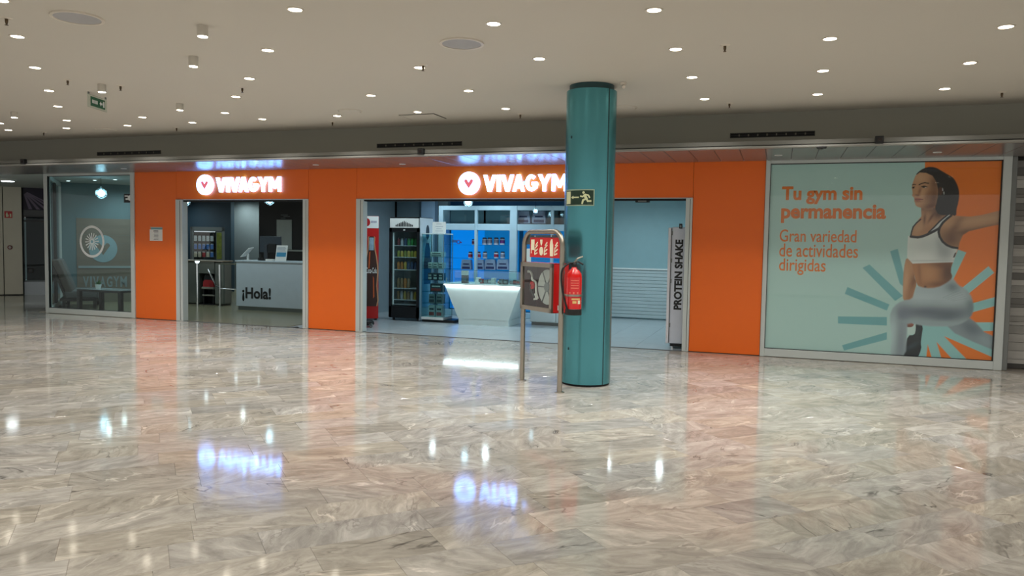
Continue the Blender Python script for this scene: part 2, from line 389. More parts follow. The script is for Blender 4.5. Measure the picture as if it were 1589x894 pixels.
spot(22, 174, 182.5, .043, 'small cylinder ceiling spot at the far left edge')
# loudspeaker discs
for (u, v, r, lab) in ((120, 26.8, .19, 'round flush ceiling speaker at the upper left corner'), (716.5, 67, .19, 'round flush ceiling speaker in the middle of the ceiling')):
    p = atZ(u, v, CZ); s = thing('ceiling_speaker', (p.x, p.y, CZ), lab, 'speaker', 'flush ceiling speakers')
    t = MB(); ring(t, p.x, p.y, r*.88, r, -.012, 0, lambda a, b, c: Vector((a, b, CZ+c)), 40); t.build('rim', trim_m, s)
    MB().lathe((p.x, p.y, CZ-.007), [(r*.88, 0), (r*.88, .004)], 40).build('grille', mat('speaker_cloth', rgb(172, 172, 174), .7), s)
for (u, v, lab) in ((543, 172, 'faint small flush ceiling disc near the middle doorway sign'), (164, 201, 'faint small flush ceiling disc above the left glass window'), (969, 167, 'faint small flush ceiling disc right of the teal column')):
    p = atZ(u, v, CZ); s = thing('ceiling_disc', (p.x, p.y, CZ), lab, 'ceiling disc', 'small flush ceiling discs')
    MB().lathe((p.x, p.y, CZ-.012), [(.13, 0), (.15, .012)], 32).build('cover', plaster, s)
    t = MB(); ring(t, p.x, p.y, .15, .156, -.006, 0, lambda a, b, c: Vector((a, b, CZ+c)), 32); t.build('rim', trim_m, s)
p = atZ(656, 181, CZ); s = thing('ceiling_hatch', (p.x, p.y, CZ), 'rectangular ceiling access hatch with thin dark outline near the bulkhead', 'hatch')
MB().box(p.x-.26, p.x+.26, p.y-.2, p.y+.2, CZ-.006, CZ).build('frame', mat('hatch_gap', rgb(90, 88, 80), .7), s)
MB().box(p.x-.245, p.x+.245, p.y-.185, p.y+.185, CZ-.009, CZ-.004).build('panel', plaster, s)
# sprinklers
sp0 = None
for isp, (u, v) in enumerate(sorted(((1125, 70), (1132, 160), (10, 28), (807.5, 177), (516, 189), (656.5, 101), (105, 124), (187, 133), (376, 136), (274, 198), (68, 205), (1555, 143)))):
    p = atZ(u, v, CZ); lab_ = 'small dark ceiling sprinkler head, %s from the left in the photo' % nth(isp)
    if sp0 is None:
        sp0 = thing('sprinkler', (p.x, p.y, CZ), lab_, 'sprinkler', 'ceiling sprinklers')
        MB().lathe((p.x, p.y, CZ-.008), [(.03, 0), (.045, .008)], 20).build('rosette', trim_m, sp0)
        b = MB().lathe((p.x, p.y, CZ-.05), [(.006, 0), (.012, .02), (.012, .042)], 10); b.build('body', mat('sprinkler_brass', rgb(92, 78, 60), .35, metal=.8), sp0)
        MB().lathe((p.x, p.y, CZ-.056), [(.014, 0), (.014, .003)], 12).build('deflector', mat('sprinkler_brass', rgb(92, 78, 60), .35, metal=.8), sp0)
    else: copy_tree(sp0, (p.x, p.y, CZ), lab_)
# dome camera beside the column
p = atZ(967, 128, CZ); s = thing('ceiling_camera', (p.x, p.y, CZ), 'small pale ceiling camera just right of the column top', 'camera')
MB().lathe((p.x, p.y, CZ-.03), [(.03, 0), (.035, .03)], 16).build('mount', trim_m, s)
MB().tube([(p.x, p.y, CZ-.03), (p.x+.02, p.y-.06, CZ-.06)], .018, 10).build('barrel', trim_m, s)
# hanging exit sign
p = atZ(151, 160, CZ-.1)
s = thing('hanging_exit_sign', (p.x, p.y, CZ), 'green hanging exit sign under the ceiling at upper left', 'exit sign')
ex = Vector((-.3, .954, 0)); fx = frame((p.x, p.y, CZ-.1), ex, (0, 0, 1), (.954, .3, 0))
MB().box(-.2, .2, -.075, .075, -.006, .006, fx).build('clear_plate', glass('acrylic', (.9, .95, .92), extra=.05), s)
MB().box(-.15, .15, -.055, .055, .006, .010, fx).build('green_panel', mat('exit_green', rgb(8, 92, 58), .4), s)
for k_ in range(5): MB().box(-.125+k_*.024, -.108+k_*.024, -.02, .02, .010, .012, fx).build('lettering', white, s)
ic = MB(); ic.prism([(.03, .0), (.06, .03), (.06, .012), (.09, .012), (.09, -.012), (.06, -.012), (.06, -.03)], .010, .012, fx); ic.build('arrow', white, s); MB().box(.105, .135, -.035, .035, .010, .012, fx).build('door_symbol', white, s)
br = MB(); br.box(-.19, -.17, .075, .1, -.006, .006, fx); br.box(.17, .19, .075, .1, -.006, .006, fx); br.build('bracket', grey_alu, s)

# ------------------------------------------------------------------ shop front
HT = 2.712; HD = 2.205
wall_front = struct(MB().box(-11.31, -10.36, .012, .10, 0, HT).box(-10.36, -7.56, .012, .10, HD+.03, HT).box(-7.56, -6.64, .012, .10, 0, HT).box(-6.64, -1.2, .012, .10, HD+.03, HT).box(-1.2, -.21, .012, .10, 0, HT).build('wall_front', mat('panel_backing', rgb(60, 30, 12), .7)))
for (x0, x1, z0) in ((-11.31, -10.35, 0.008), (-10.35, -7.565, HD), (-7.565, -6.635, .008), (-6.635, -1.19, HD), (-1.19, -.215, .008)):
    MB().rbox(x0+.002, x1-.002, -.006, .012, z0, HT, .0025, 1).build('panel', orange, wall_front)
for (x0, x1) in ((-10.2, -7.66), (-6.5, -1.28)):
    MB().box(x0, x1, -.012, .1, HD-.012, HD).build('header_trim', alu, wall_front)
    MB().box(x0, x1, .0, .11, HD-.04, HD-.012).build('shutter_slot', dark, wall_front)
def jamb(x0, x1, n): 
    o = struct(MB().rbox(x0, x1, -.03, .11, 0, HD, .006, 1).build('trim_%d' % n, alu))
    MB().box(x0+(x1-x0)*.62, x0+(x1-x0)*.68, -.0315, -.029, 0.02, HD-.02).build('groove', dark, o)
    return o
jamb(-10.355, -10.20, 1); jamb(-7.665, -7.56, 2); jamb(-6.635, -6.50, 3); jamb(-1.285, -1.19, 4)
for (x0, x1) in ((-10.2, -7.66), (-6.5, -1.28)):
    MB().box(x0, x1, -.02, .02, -.004, .004).build('threshold_strip', mat('threshold_metal', rgb(52, 54, 56), .5), floor)
# notice on the orange pier
a = atY(232, 356, -.01); b = atY(252, 374, -.01)
n = thing('notice_sheet', (a.x, -.008, b.z), 'white printed opening notice taped to the left orange panel', 'notice')
MB().box(a.x, b.x, -.0085, -.0065, b.z, a.z).build('paper', white, n)
MB().box(a.x+.03, b.x, -.0085, -.0065, a.z, a.z+.045).build('header_strip', mat('notice_blue', rgb(96, 150, 160), .5), n)
MB().box(a.x+.01, b.x-.01, -.0095, -.0085, a.z+.03, a.z+.045).build('clip', steel, n)
tx = MB(); w = b.x-a.x; h = a.z-b.z
tx.box(a.x+w*.3, a.x+w*.68, -.0092, -.0085, b.z+h*.82, b.z+h*.9)
for k_ in range(6): tx.box(a.x+w*(.32+.03*(k_ % 2)), a.x+w*.68, -.0092, -.0085, b.z+h*(.1+.115*k_), b.z+h*(.13+.115*k_))
tx.build('printing', mat('print_ink', rgb(52, 50, 66), .6), n)

# illuminated signs
sign_glow = mat('sign_acrylic', (1, 1, 1), .4, emit=(.13, .36, 1.0), estr=9)
heart_m = mat('sign_heart_red', rgb(225, 70, 70), .4, emit=(1.0, .25, .3), estr=.55)
def arc(r0x, r0y, r1x, r1y, a0, a1, n):
    out = []
    for i in range(n):
        b0, b1 = math.radians(a0+(a1-a0)*i/n), math.radians(a0+(a1-a0)*(i+1)/n)
        out.append([(.5+r0x*math.cos(b0), .5+r0y*math.sin(b0)), (.5+r1x*math.cos(b0), .5+r1y*math.sin(b0)), (.5+r1x*math.cos(b1), .5+r1y*math.sin(b1)), (.5+r0x*math.cos(b1), .5+r0y*math.sin(b1))])
    return out
BLOCK = {'V': [[(0, 1), (.27, 1), (.5, .32), (.73, 1), (1, 1), (.64, 0), (.36, 0)]], 'I': [[(0, 0), (1, 0), (1, 1), (0, 1)]],
         'A': [[(0, 0), (.26, 0), (.5, .70), (.64, 1), (.36, 1)], [(.74, 0), (1, 0), (.64, 1), (.5, 1), (.5, .70)], [(.3, .18), (.7, .18), (.62, .38), (.38, .38)]],
         'G': arc(.23, .29, .5, .5, 48, 345, 16)+[[(.55, .36), (1, .36), (1, .56), (.55, .56)], [(.74, .08), (1, .2), (1, .5), (.74, .5)]],
         'Y': [[(0, 1), (.28, 1), (.5, .60), (.72, 1), (1, 1), (.62, .38), (.62, 0), (.38, 0), (.38, .38)]],
         'M': [[(0, 0), (0, 1), (.24, 1), (.5, .52), (.76, 1), (1, 1), (1, 0), (.79, 0), (.79, .62), (.56, .2), (.44, .2), (.21, .62), (.21, 0)]]}
def sign(cu, cv, lab, base_u=727.3):
    c = atY(cu, cv, -.05); ref = atY(727.3, 284.5, -.05)
    s = thing('illuminated_sign', (c.x, -.01, c.z-.2), lab, 'sign', 'illuminated facade signs')
    rr = .178; fr = FY(-.05)
    MB().prism(disc_poly(c.x, c.z, rr, rr, 48), 0, .035, fr).build('logo_disc', sign_glow, s)
    hb = MB(); k_ = rr*.42
    hp = [(-k_, k_*.62), (-k_*.88, k_*.92), (-k_*.6, k_*.98), (-k_*.32, k_*.78), (0, k_*.25), (k_*.32, k_*.78), (k_*.6, k_*.98), (k_*.88, k_*.92), (k_, k_*.62), (k_*.9, k_*.3), (0, -k_*.98), (-k_*.9, k_*.3)]
    hb.prism([(c.x+a, c.z+b-.008) for a, b in hp], -.004, 0, fr); hb.build('logo_heart', heart_m, s)
    z1 = atY(800, 270.9, -.05).z-ref.z+c.z; z0 = atY(800, 297, -.05).z-ref.z+c.z
    for ch, ua, ub in (('V', 749.8, 769.0), ('I', 770.6, 776.4), ('V', 777.2, 796.6), ('A', 795.0, 813.6), ('G', 815, 833.2), ('Y', 834.2, 854.4), ('M', 856, 880)):
        xa = atY(ua, 284, -.05).x-ref.x+c.x; xb = atY(ub, 284, -.05).x-ref.x+c.x
        L_ = MB(); w_, h_ = xb-xa, z1-z0
        for poly in BLOCK[ch]: L_.prism([(xa+a*w_, z0+b*h_) for a, b in poly], 0, .035, fr)
        L_.build('letter', sign_glow, s)
    for dx in (0, .35, .9, 1.5): MB().box(c.x+dx-.01, c.x+dx+.01, -.016, -.005, c.z-.03, c.z+.03).build('standoff', white, s)
sign(727.3, 284.5, 'glowing white gym sign with heart disc above the wide right doorway')
sign(317.3, 286.8, 'glowing white gym sign with heart disc above the narrow left doorway')

# unlit soffit spots
z0 = None
for isp, (u, v) in enumerate(sorted(((1208, 241), (1454.7, 236.4), (192, 261.7), (624.4, 254.8), (490, 256), (795, 250)))):
    p = atZ(u, v, 2.705); lab_ = 'small round unlit spot in the panelled soffit, %s from the left' % nth(isp)
    if z0 is None:
        z0 = thing('soffit_spot', (p.x, p.y, 2.705), lab_, 'downlight', 'unlit soffit spots')
        t = MB(); ring(t, p.x, p.y, .035, .05, -.004, .002, lambda a, b, c: Vector((a, b, 2.705+c)), 24); t.build('trim_ring', white, z0)
        MB().lathe((p.x, p.y, 2.7025), [(.035, 0), (.035, .003)], 20).build('lens', mat('spot_lens', rgb(205, 208, 205), .2), z0)
    else: copy_tree(z0, (p.x, p.y, 2.705), lab_)

# ------------------------------------------------------------------ poster window (right end of the front)
PX0, PX1, PZ0, PZ1 = -.155, 2.622, .112, 2.665
win2 = struct(MB().box(-.215, 2.72, .10, .14, 0, HT).build('window_2', mat('window_back_board', rgb(120, 124, 122), .7)))
fr2 = MB(); fr2.rbox(-.213, PX0, -.03, .06, 0, HT, .005, 1); fr2.build('frame_post', alu, win2)
MB().rbox(PX1, 2.72, -.03, .06, 0, HT, .005, 1).build('frame_post', alu, win2)
MB().rbox(PX0, PX1, -.03, .06, .004, PZ0, .005, 1).build('frame_sill', alu, win2)
MB().rbox(PX0, PX1, -.03, .06, PZ1, HT, .005, 1).build('frame_head', alu, win2)
gk = MB(); gk.box(PX0, PX0+.008, -.012, .05, PZ0, PZ1); gk.box(PX1-.012, PX1, -.012, .05, PZ0, PZ1); gk.box(PX0, PX1, -.012, .05, PZ0, PZ0+.008); gk.box(PX0, PX1, -.012, .05, PZ1-.012, PZ1); gk.build('gasket', black, win2)
xm = atY(1372, 260, 0).x
MB().box(PX0+.008, xm-.002, .0, .008, PZ0+.008, PZ1-.012).build('pane', win_glass, win2)
MB().box(xm+.002, PX1-.012, .0, .008, PZ0+.008, PZ1-.012).build('pane', win_glass, win2)

poster = thing('window_poster', (1.2, .02, PZ0), 'large window poster of a lunging woman with ponytail on aqua and orange sunburst', 'poster')
def paint_poster():
    nx, nz = 430, 400
    gx = np.linspace(PX0+.008, PX1-.012, nx); gz = np.linspace(PZ0+.008, PZ1-.012, nz)
    X, Z = np.meshgrid(gx, gz); shp = X.shape
    img = np.zeros(shp+(3,))
    P = lambda pts: np.array([(lambda q: (q.x, q.z))(atY(u, v, .02)) for u, v in pts])
    C = lambda r, g, b: np.array(rgb(r, g, b))
    def mask_poly(poly, w):
        x0, z0 = poly.min(0)-w*2; x1, z1 = poly.max(0)+w*2
        ii = np.where((gz >= z0) & (gz <= z1))[0]; jj = np.where((gx >= x0) & (gx <= x1))[0]
        if not len(ii) or not len(jj): return None
        sl = (slice(ii[0], ii[-1]+1), slice(jj[0], jj[-1]+1)); x, z = X[sl], Z[sl]
        ins = np.zeros(x.shape, bool); dm = np.full(x.shape, 1e9)
        for (a, b) in zip(poly, np.roll(poly, -1, 0)):
            c = ((a[1] > z) != (b[1] > z))
            with np.errstate(divide='ignore', invalid='ignore'):
                xi = (b[0]-a[0])*(z-a[1])/(b[1]-a[1]+1e-12)+a[0]
            ins ^= c & (x < xi)
            d = b-a; t = np.clip(((x-a[0])*d[0]+(z-a[1])*d[1])/(d@d+1e-12), 0, 1)
            dm = np.minimum(dm, np.hypot(x-a[0]-t*d[0], z-a[1]-t*d[1]))
        return sl, np.clip(.5+np.where(ins, dm, -dm)/w, 0, 1)
    def smooth_poly(p, it=2):
        for _ in range(it):
            q = np.roll(p, -1, 0); p = np.stack([p*.75+q*.25, p*.25+q*.75], 1).reshape(-1, 2)
        return p
    def layer(pts, c, w=.006, sm=0, blobs=(), alpha=1.0):
        poly = P(pts); poly = smooth_poly(poly, sm) if sm else poly
        r = mask_poly(poly, w)
        if r is None: return
        sl, mk = r; L_ = np.broadcast_to(C(*c), mk.shape+(3,)).copy()
        for (u, v, ru, rv, rot, bc, s_) in blobs:
            q = P([(u, v)])[0]; k_ = .00775; a = math.radians(rot)
            dx = X[sl]-q[0]; dz = -(Z[sl]-q[1]); e1 = (dx*math.cos(a)+dz*math.sin(a))/(ru*k_); e2 = (-dx*math.sin(a)+dz*math.cos(a))/(rv*k_)
            g = (s_*np.exp(-.5*(e1**2+e2**2)))[..., None]; L_ = L_*(1-g)+C(*bc)*g
        mk = (mk*alpha)[..., None]; img[sl] = img[sl]*(1-mk)+L_*mk
    def stroke(pts, c, wpx, w=.005, alpha=1.0):
        p = P(pts); hw = wpx*.00775/2
        for a, b in zip(p[:-1], p[1:]):
            x0, z0 = np.minimum(a, b)-hw-.02; x1, z1 = np.maximum(a, b)+hw+.02
            ii = np.where((gz >= z0) & (gz <= z1))[0]; jj = np.where((gx >= x0) & (gx <= x1))[0]
            if not len(ii) or not len(jj): continue
            sl = (slice(ii[0], ii[-1]+1), slice(jj[0], jj[-1]+1)); d = b-a
            t = np.clip(((X[sl]-a[0])*d[0]+(Z[sl]-a[1])*d[1])/(d@d+1e-12), 0, 1)
            dm = np.hypot(X[sl]-a[0]-t*d[0], Z[sl]-a[1]-t*d[1]); mk = (np.clip(.5+(hw-dm)/w, 0, 1)*alpha)[..., None]
            img[sl] = img[sl]*(1-mk)+C(*c)*mk
    AQ, TE, OR = (178, 214, 210), (112, 176, 182), (238, 124, 14); LA = (150, 205, 206)
    img[:] = C(*AQ)
    layer([(1435.6, 240), (1600, 240), (1600, 600), (1423, 600)], OR, .004)
    for ray_ in ([(1381, 390), (1393, 386), (1404, 432), (1404, 447), (1396, 440)], [(1338.4, 415.7), (1349, 410.4), (1401, 459), (1389, 467)], [(1310.8, 456), (1315, 445.4), (1380, 472.5), (1376, 482)],
                 [(1300.2, 491), (1376, 492), (1376, 505.3), (1300.2, 502)], [(1306.6, 535.7), (1376, 515.5), (1376, 527), (1309.7, 544)]): layer(ray_, TE, .006)
    for ray_ in ([(1486.3, 387.3), (1499.3, 391.8), (1478, 436), (1472, 424)], [(1533.7, 413.2), (1542.5, 423.3), (1500, 458), (1490, 449)], [(1546, 460.4), (1546, 474.3), (1500, 487), (1500, 473)], [(1546, 500.2), (1546, 513.4), (1520, 514), (1500, 500.2)]): layer(ray_, LA, .006)
    layer([(1426, 490), (1480, 500), (1545, 538), (1541, 556), (1540, 566), (1400, 562)], LA, .006)
    for wd_ in ([(1439.3, 534), (1447.2, 560), (1436.9, 560)], [(1453, 530.5), (1480, 560), (1462, 560)], [(1464.5, 521.5), (1546, 557), (1546, 566), (1508, 566)]): layer(wd_, OR, .004)
    # back leg
    layer([(1500, 490), (1513, 499.6), (1527.4, 515.3), (1546, 524), (1546, 545), (1511, 531), (1481, 517), (1468, 504)], (142, 158, 166), .02, 0, [(1508, 510, 14, 8, 35, (98, 112, 122), .8), (1530, 530, 12, 7, 30, (158, 178, 186), .6)])
    # hand, grip and kettlebell between the legs
    layer([(1408, 507), (1421.7, 503), (1420, 519), (1408, 519)], (196, 222, 218), .006)
    layer([(1420.5, 501.5), (1427, 503), (1432.4, 506), (1430, 522), (1428.6, 533), (1430, 540.5), (1424, 556), (1401, 556), (1404, 541), (1408.5, 520.3), (1419, 520), (1421, 511)], (20, 34, 42), .006, 1, [(1415, 537, 9, 3, -35, (52, 74, 84), .7), (1424, 515, 2, 8, 10, (46, 62, 70), .5)])
    layer([(1403, 499), (1419, 501.5), (1416, 507.8), (1406, 507.8)], (150, 92, 74), .006, 1, [(1410, 506, 5, 1.2, 5, (70, 34, 30), .6)])
    # hanging arm
    layer([(1406.6, 398), (1402.5, 415), (1401, 440), (1401, 470), (1415.4, 470), (1419, 452), (1423, 440), (1418, 428), (1420, 405)], (186, 138, 98), .008, 1, [(1418, 436, 4, 12, 12, (112, 68, 42), .8), (1405, 440, 3, 26, 2, (206, 166, 130), .6), (1412, 460, 6, 10, 5, (140, 92, 60), .5)])
    # torso
    layer([(1413, 404), (1480, 402), (1474.5, 420), (1478.5, 431), (1469.5, 441), (1454.4, 450), (1435.5, 450), (1425, 446), (1420, 434), (1417.5, 420)], (176, 122, 78), .007, 1,
          [(1471, 424, 9, 18, 0, (64, 34, 20), .85), (1452, 441, 12, 4, -5, (98, 58, 34), .7), (1456, 411, 14, 4, 5, (92, 52, 30), .7), (1427, 424, 2, 13, -6, (128, 80, 50), .7), (1440, 424, 9, 11, 0, (198, 148, 102), .6), (1435.6, 445.5, 1.4, 1.6, 0, (40, 20, 12), .9)])
    # thigh, knee, shin and hip in one piece
    layer([(1422, 443), (1435.5, 447.6), (1454.4, 446.6), (1469.5, 439), (1478.3, 431), (1487, 443), (1496, 447), (1505.5, 456), (1510.5, 470.5), (1511, 481), (1506, 493), (1492, 502.5), (1473, 507), (1433, 506), (1408, 500), (1407.5, 512), (1405, 556), (1381, 556), (1384, 520), (1380, 492), (1386, 475), (1401, 466), (1415, 464.5), (1419, 454)],
          (170, 188, 194), .022, 1, [(1440, 484, 44, 9, -3, (96, 106, 120), .9), (1472, 490, 22, 8, -10, (88, 102, 114), .8), (1506, 472, 6, 18, -8, (104, 124, 130), .8), (1400, 488, 9, 10, 0, (112, 122, 138), .7), (1397, 530, 8, 34, 2, (120, 134, 146), .75), (1384, 520, 5, 34, 0, (184, 212, 214), .7),
                                (1478, 446, 8, 7, 30, (98, 116, 122), .8), (1484, 464, 18, 8, -15, (190, 206, 210), .6), (1432, 462, 18, 7, 0, (186, 204, 208), .6), (1450, 501, 40, 3, 0, (158, 178, 184), .8)])
    for k_ in range(5): stroke([(1463+k_*4, 462+k_*1.2), (1488+k_*3, 451+k_*3)], (132, 150, 156), 1.0, .012, .5)
    # neck, chest
    layer([(1429, 318), (1429.6, 335.6), (1422, 345), (1414, 358), (1414, 370), (1426, 371), (1442, 366), (1458, 356), (1475, 335), (1464, 331), (1452, 322)], (190, 142, 104), .007, 0,
          [(1440, 322, 12, 5, 8, (84, 48, 32), .85), (1434.5, 341, 1.6, 7, 3, (96, 56, 36), .85), (1444.5, 338, 1.5, 7, 28, (104, 60, 38), .8), (1456, 332, 7, 7, 0, (70, 40, 28), .85), (1425, 354, 6, 8, 20, (206, 166, 128), .6), (1440, 356, 9, 3, -30, (168, 118, 82), .5)])
    # raised arm and shoulder
    layer([(1473.8, 334), (1490, 335.5), (1505.5, 336.3), (1523.7, 333.6), (1556, 325.5), (1556, 347.3), (1531.6, 352.2), (1503.3, 359), (1494, 365), (1489, 376), (1486.5, 388), (1471.6, 384), (1461, 376), (1455, 362), (1457, 350), (1463.6, 343)], (190, 144, 104), .007, 0,
          [(1484, 350, 4, 12, 30, (112, 70, 44), .75), (1476, 371, 12, 12, -20, (96, 58, 36), .8), (1515, 356, 30, 3, -14, (120, 84, 56), .75), (1520, 342, 26, 4, -10, (206, 164, 124), .6), (1468, 346, 6, 5, -30, (206, 162, 120), .6), (1497, 362, 6, 4, -30, (110, 70, 46), .6)])
    # sports bra
    layer([(1409, 366), (1413, 367), (1424, 369), (1440, 364), (1456, 355), (1457, 366), (1463, 377), (1472, 383), (1486, 385.5), (1483, 394), (1479.5, 407), (1448, 408), (1416, 409.2), (1407.5, 400), (1408, 380)], (226, 232, 230), .007, 0,
          [(1466, 391, 10, 12, 0, (146, 156, 160), .75), (1458, 380, 4, 10, -20, (168, 178, 180), .7), (1414, 388, 6, 14, 0, (214, 226, 222), .6), (1438, 381, 14, 10, 0, (182, 196, 194), .5), (1450, 404.5, 40, 1.0, -2, (176, 186, 188), .6)])
    layer([(1442, 360), (1458, 345), (1472, 332.5), (1475, 334.5), (1462, 346), (1456, 356)], (206, 214, 214), .006)
    stroke([(1428.5, 340.5), (1422, 346), (1417, 352), (1414.4, 360), (1413.4, 366)], (26, 28, 36), 2.2)
    stroke([(1413.4, 367.2), (1424, 368.4), (1432, 366.8), (1440, 363.5), (1449, 359), (1456.5, 354.8)], (22, 24, 32), 4.2)
    stroke([(1441, 360.5), (1449, 353), (1458, 343.5), (1466, 337), (1473, 331.5)], (22, 24, 32), 2.4)
    stroke([(1476, 334.5), (1469.5, 339.5), (1463, 345.5), (1458, 353), (1456.3, 360), (1458, 367.5), (1462.5, 375), (1469, 380.5), (1477, 383.8), (1485.4, 385)], (18, 20, 26), 3.6)
    stroke([(1482.5, 393), (1480, 399)], (24, 26, 32), 2.0)
    # ponytail and hair, then face
    HR = (16, 13, 16)
    layer([(1419.5, 272.5), (1427.4, 264.3), (1438.7, 259), (1451, 259.4), (1462.5, 266), (1470, 270.5), (1479.5, 275.6), (1486.3, 288), (1488.8, 300.5), (1487, 315.2), (1484, 325), (1483.8, 336), (1474, 332.5), (1462.5, 335), (1452, 330), (1450, 312), (1450, 285)], HR, .008, 1, [(1447, 264, 9, 2, 10, (40, 42, 56), .6), (1484, 300, 1.4, 18, 0, (34, 30, 34), .6)])
    layer([(1420.3, 272.8), (1427, 267.8), (1437, 268.5), (1447, 273), (1453, 283), (1456, 296), (1455, 306), (1452.5, 318), (1447, 325), (1437, 326), (1429, 322.6), (1423.5, 321), (1420.5, 318.5), (1419.6, 314.5), (1418.4, 312), (1418.8, 309), (1417.6, 306.5), (1415.2, 303.8), (1416, 300.5), (1415.6, 296), (1414.6, 292), (1415.4, 286.5), (1417.8, 279.5)], (198, 152, 114), .006, 0,
          [(1449, 306, 7, 14, 8, (96, 56, 36), .85), (1444, 320, 10, 4, -20, (104, 62, 42), .8), (1450, 284, 5, 9, -10, (100, 62, 44), .75), (1427, 276, 7, 5, 0, (214, 172, 136), .6), (1431, 299, 5, 5, 0, (214, 170, 132), .6), (1426.8, 297, 1.6, 5, 14, (132, 84, 58), .75), (1423.5, 303, 2.6, 1.4, 0, (140, 88, 66), .6), (1440, 304, 3.5, 6, 20, (138, 88, 58), .6), (1424, 316, 4, 2, 0, (206, 160, 124), .5), (1425, 313, 4, 1.0, 0, (140, 90, 66), .6)])
    stroke([(1426, 286.8), (1430, 284.8), (1435, 283.6), (1441, 284.6)], (38, 24, 20), 1.7)
    stroke([(1415.6, 287.2), (1418, 286.2), (1420.4, 286.6)], (38, 24, 20), 1.4)
    stroke([(1430, 289.8), (1434, 288.8), (1438.5, 290.2)], (24, 16, 16), 1.5); stroke([(1432.5, 290.6), (1434.5, 290.8)], (20, 14, 14), 2.4); stroke([(1436.4, 291), (1437.2, 291)], (190, 176, 164), 1.2, .005, .8)
    stroke([(1415.8, 290.6), (1418.8, 290.2)], (24, 16, 16), 1.5); stroke([(1416.6, 291.6), (1417.6, 291.6)], (22, 14, 14), 2.2)
    stroke([(1420.5, 302.8), (1425.8, 303.2)], (96, 54, 42), 1.2, .006, .8)
    stroke([(1419.6, 308.6), (1424, 308.2), (1431, 309.6)], (166, 84, 76), 1.6); stroke([(1419.4, 309.8), (1425, 309.8), (1432, 309.8)], (84, 38, 36), .9); stroke([(1420.6, 311.3), (1427, 311.4)], (172, 92, 82), 1.7)
    layer([(1456, 291), (1461, 290), (1463, 296), (1461, 303), (1457, 303)], (84, 52, 38), .008, 1)
    stroke([(1462.4, 292.5), (1462.8, 296)], (214, 216, 216), 1.1); stroke([(1464.4, 298), (1464.8, 301.5)], (214, 216, 216), 1.1)
    # mesh
    vs = np.stack([X.ravel(), np.full(X.size, .0135), Z.ravel()], 1)-np.array(poster.location)
    idx = np.arange(nx*nz).reshape(nz, nx); q = np.stack([idx[:-1, :-1], idx[:-1, 1:], idx[1:, 1:], idx[1:, :-1]], -1).reshape(-1, 4)
    me = bpy.data.meshes.new('print'); me.vertices.add(len(vs)); me.vertices.foreach_set('co', vs.ravel())
    me.loops.add(q.size); me.loops.foreach_set('vertex_index', q.ravel().astype(np.int32)); me.polygons.add(len(q))
    me.polygons.foreach_set('loop_start', np.arange(0, q.size, 4, dtype=np.int32))
    try: me.polygons.foreach_set('loop_total', np.full(len(q), 4, dtype=np.int32))
    except Exception: pass
    me.update(); me.validate()
    at = me.color_attributes.new('ink', 'FLOAT_COLOR', 'POINT'); at.data.foreach_set('color', np.concatenate([img.reshape(-1, 3), np.ones((nx*nz, 1))], 1).ravel())
    M = bpy.data.materials.new('poster_ink'); M.use_nodes = True; nt = M.node_tree; b = nt.nodes['Principled BSDF']; b.inputs['Roughness'].default_value = .55
    vc = nt.nodes.new('ShaderNodeVertexColor'); vc.layer_name = 'ink'; nt.links.new(vc.outputs[0], b.inputs['Base Color'])
    me.materials.append(M); o = bpy.data.objects.new('print', me); col.objects.link(o); o.parent = poster
paint_poster()
MB().box(PX0+.008, PX1-.012, .016, .024, PZ0+.008, PZ1-.012).build('backing_sheet', white, poster)
ink_o = mat('poster_orange_ink', rgb(224, 118, 26), .5, var=.02)
def ptext(s, u0, v0, u1, v1, bold):
    a = atY(u0, v1, .013); b = atY(u1, v0, .013)
    t = MB(); text(t, s, a.x, a.z, b.x-a.x, b.z-a.z, 0, -.002, FY(.0128), bold); t.build('text_line', ink_o, poster)
ptext('Tu gym sin', 1212.6, 288.5, 1339, 317, .035)
ptext('permanencia', 1211.6, 317.5, 1375.5, 346, .035)
ptext('Gran variedad', 1209.5, 357, 1329.5, 375, .008)
ptext('de actividades', 1209, 379.5, 1332, 398.2, .008)
ptext('dirigidas', 1208.4, 402.3, 1281.6, 426, .008)

# right end: post and stone-strip wall
wr = struct(MB().box(2.79, 9, .34, .5, 0, 3.0).build('wall_right', mat('stone_bed', rgb(70, 68, 62), .8)))
MB().rbox(2.722, 2.785, .0, .29, 0, 2.71, .008, 1).build('end_post', grey_alu, wr)
z = .06; R2 = random.Random(3)
MB().box(2.79, 8, .30, .36, 0, .06).build('plinth', mat('dark_plinth', rgb(70, 68, 64), .5), wr)
while z < 2.66:
    h = R2.choice((.045, .06, .075, .09, .11)); x = 2.79; tone = R2.choice((126, 146, 160, 178, 190, 108))
    h = min(h, 2.69-z)
    while x < 8:
        w = R2.uniform(.7, 1.5); t = max(80, min(205, tone+R2.randint(-12, 12)))//12*12
        d = R2.uniform(0, .012)
        MB().box(x+.001, min(x+w, 8)-.001, .30-d, .345, z+.002, z+h-.002).build('stone_strip', mat('stone_strip_%d' % t, rgb(t, t-2, t-8), .35, var=.14, scale=3, stretch=(1, 1, 9)), wr)
        x += w
    z += h

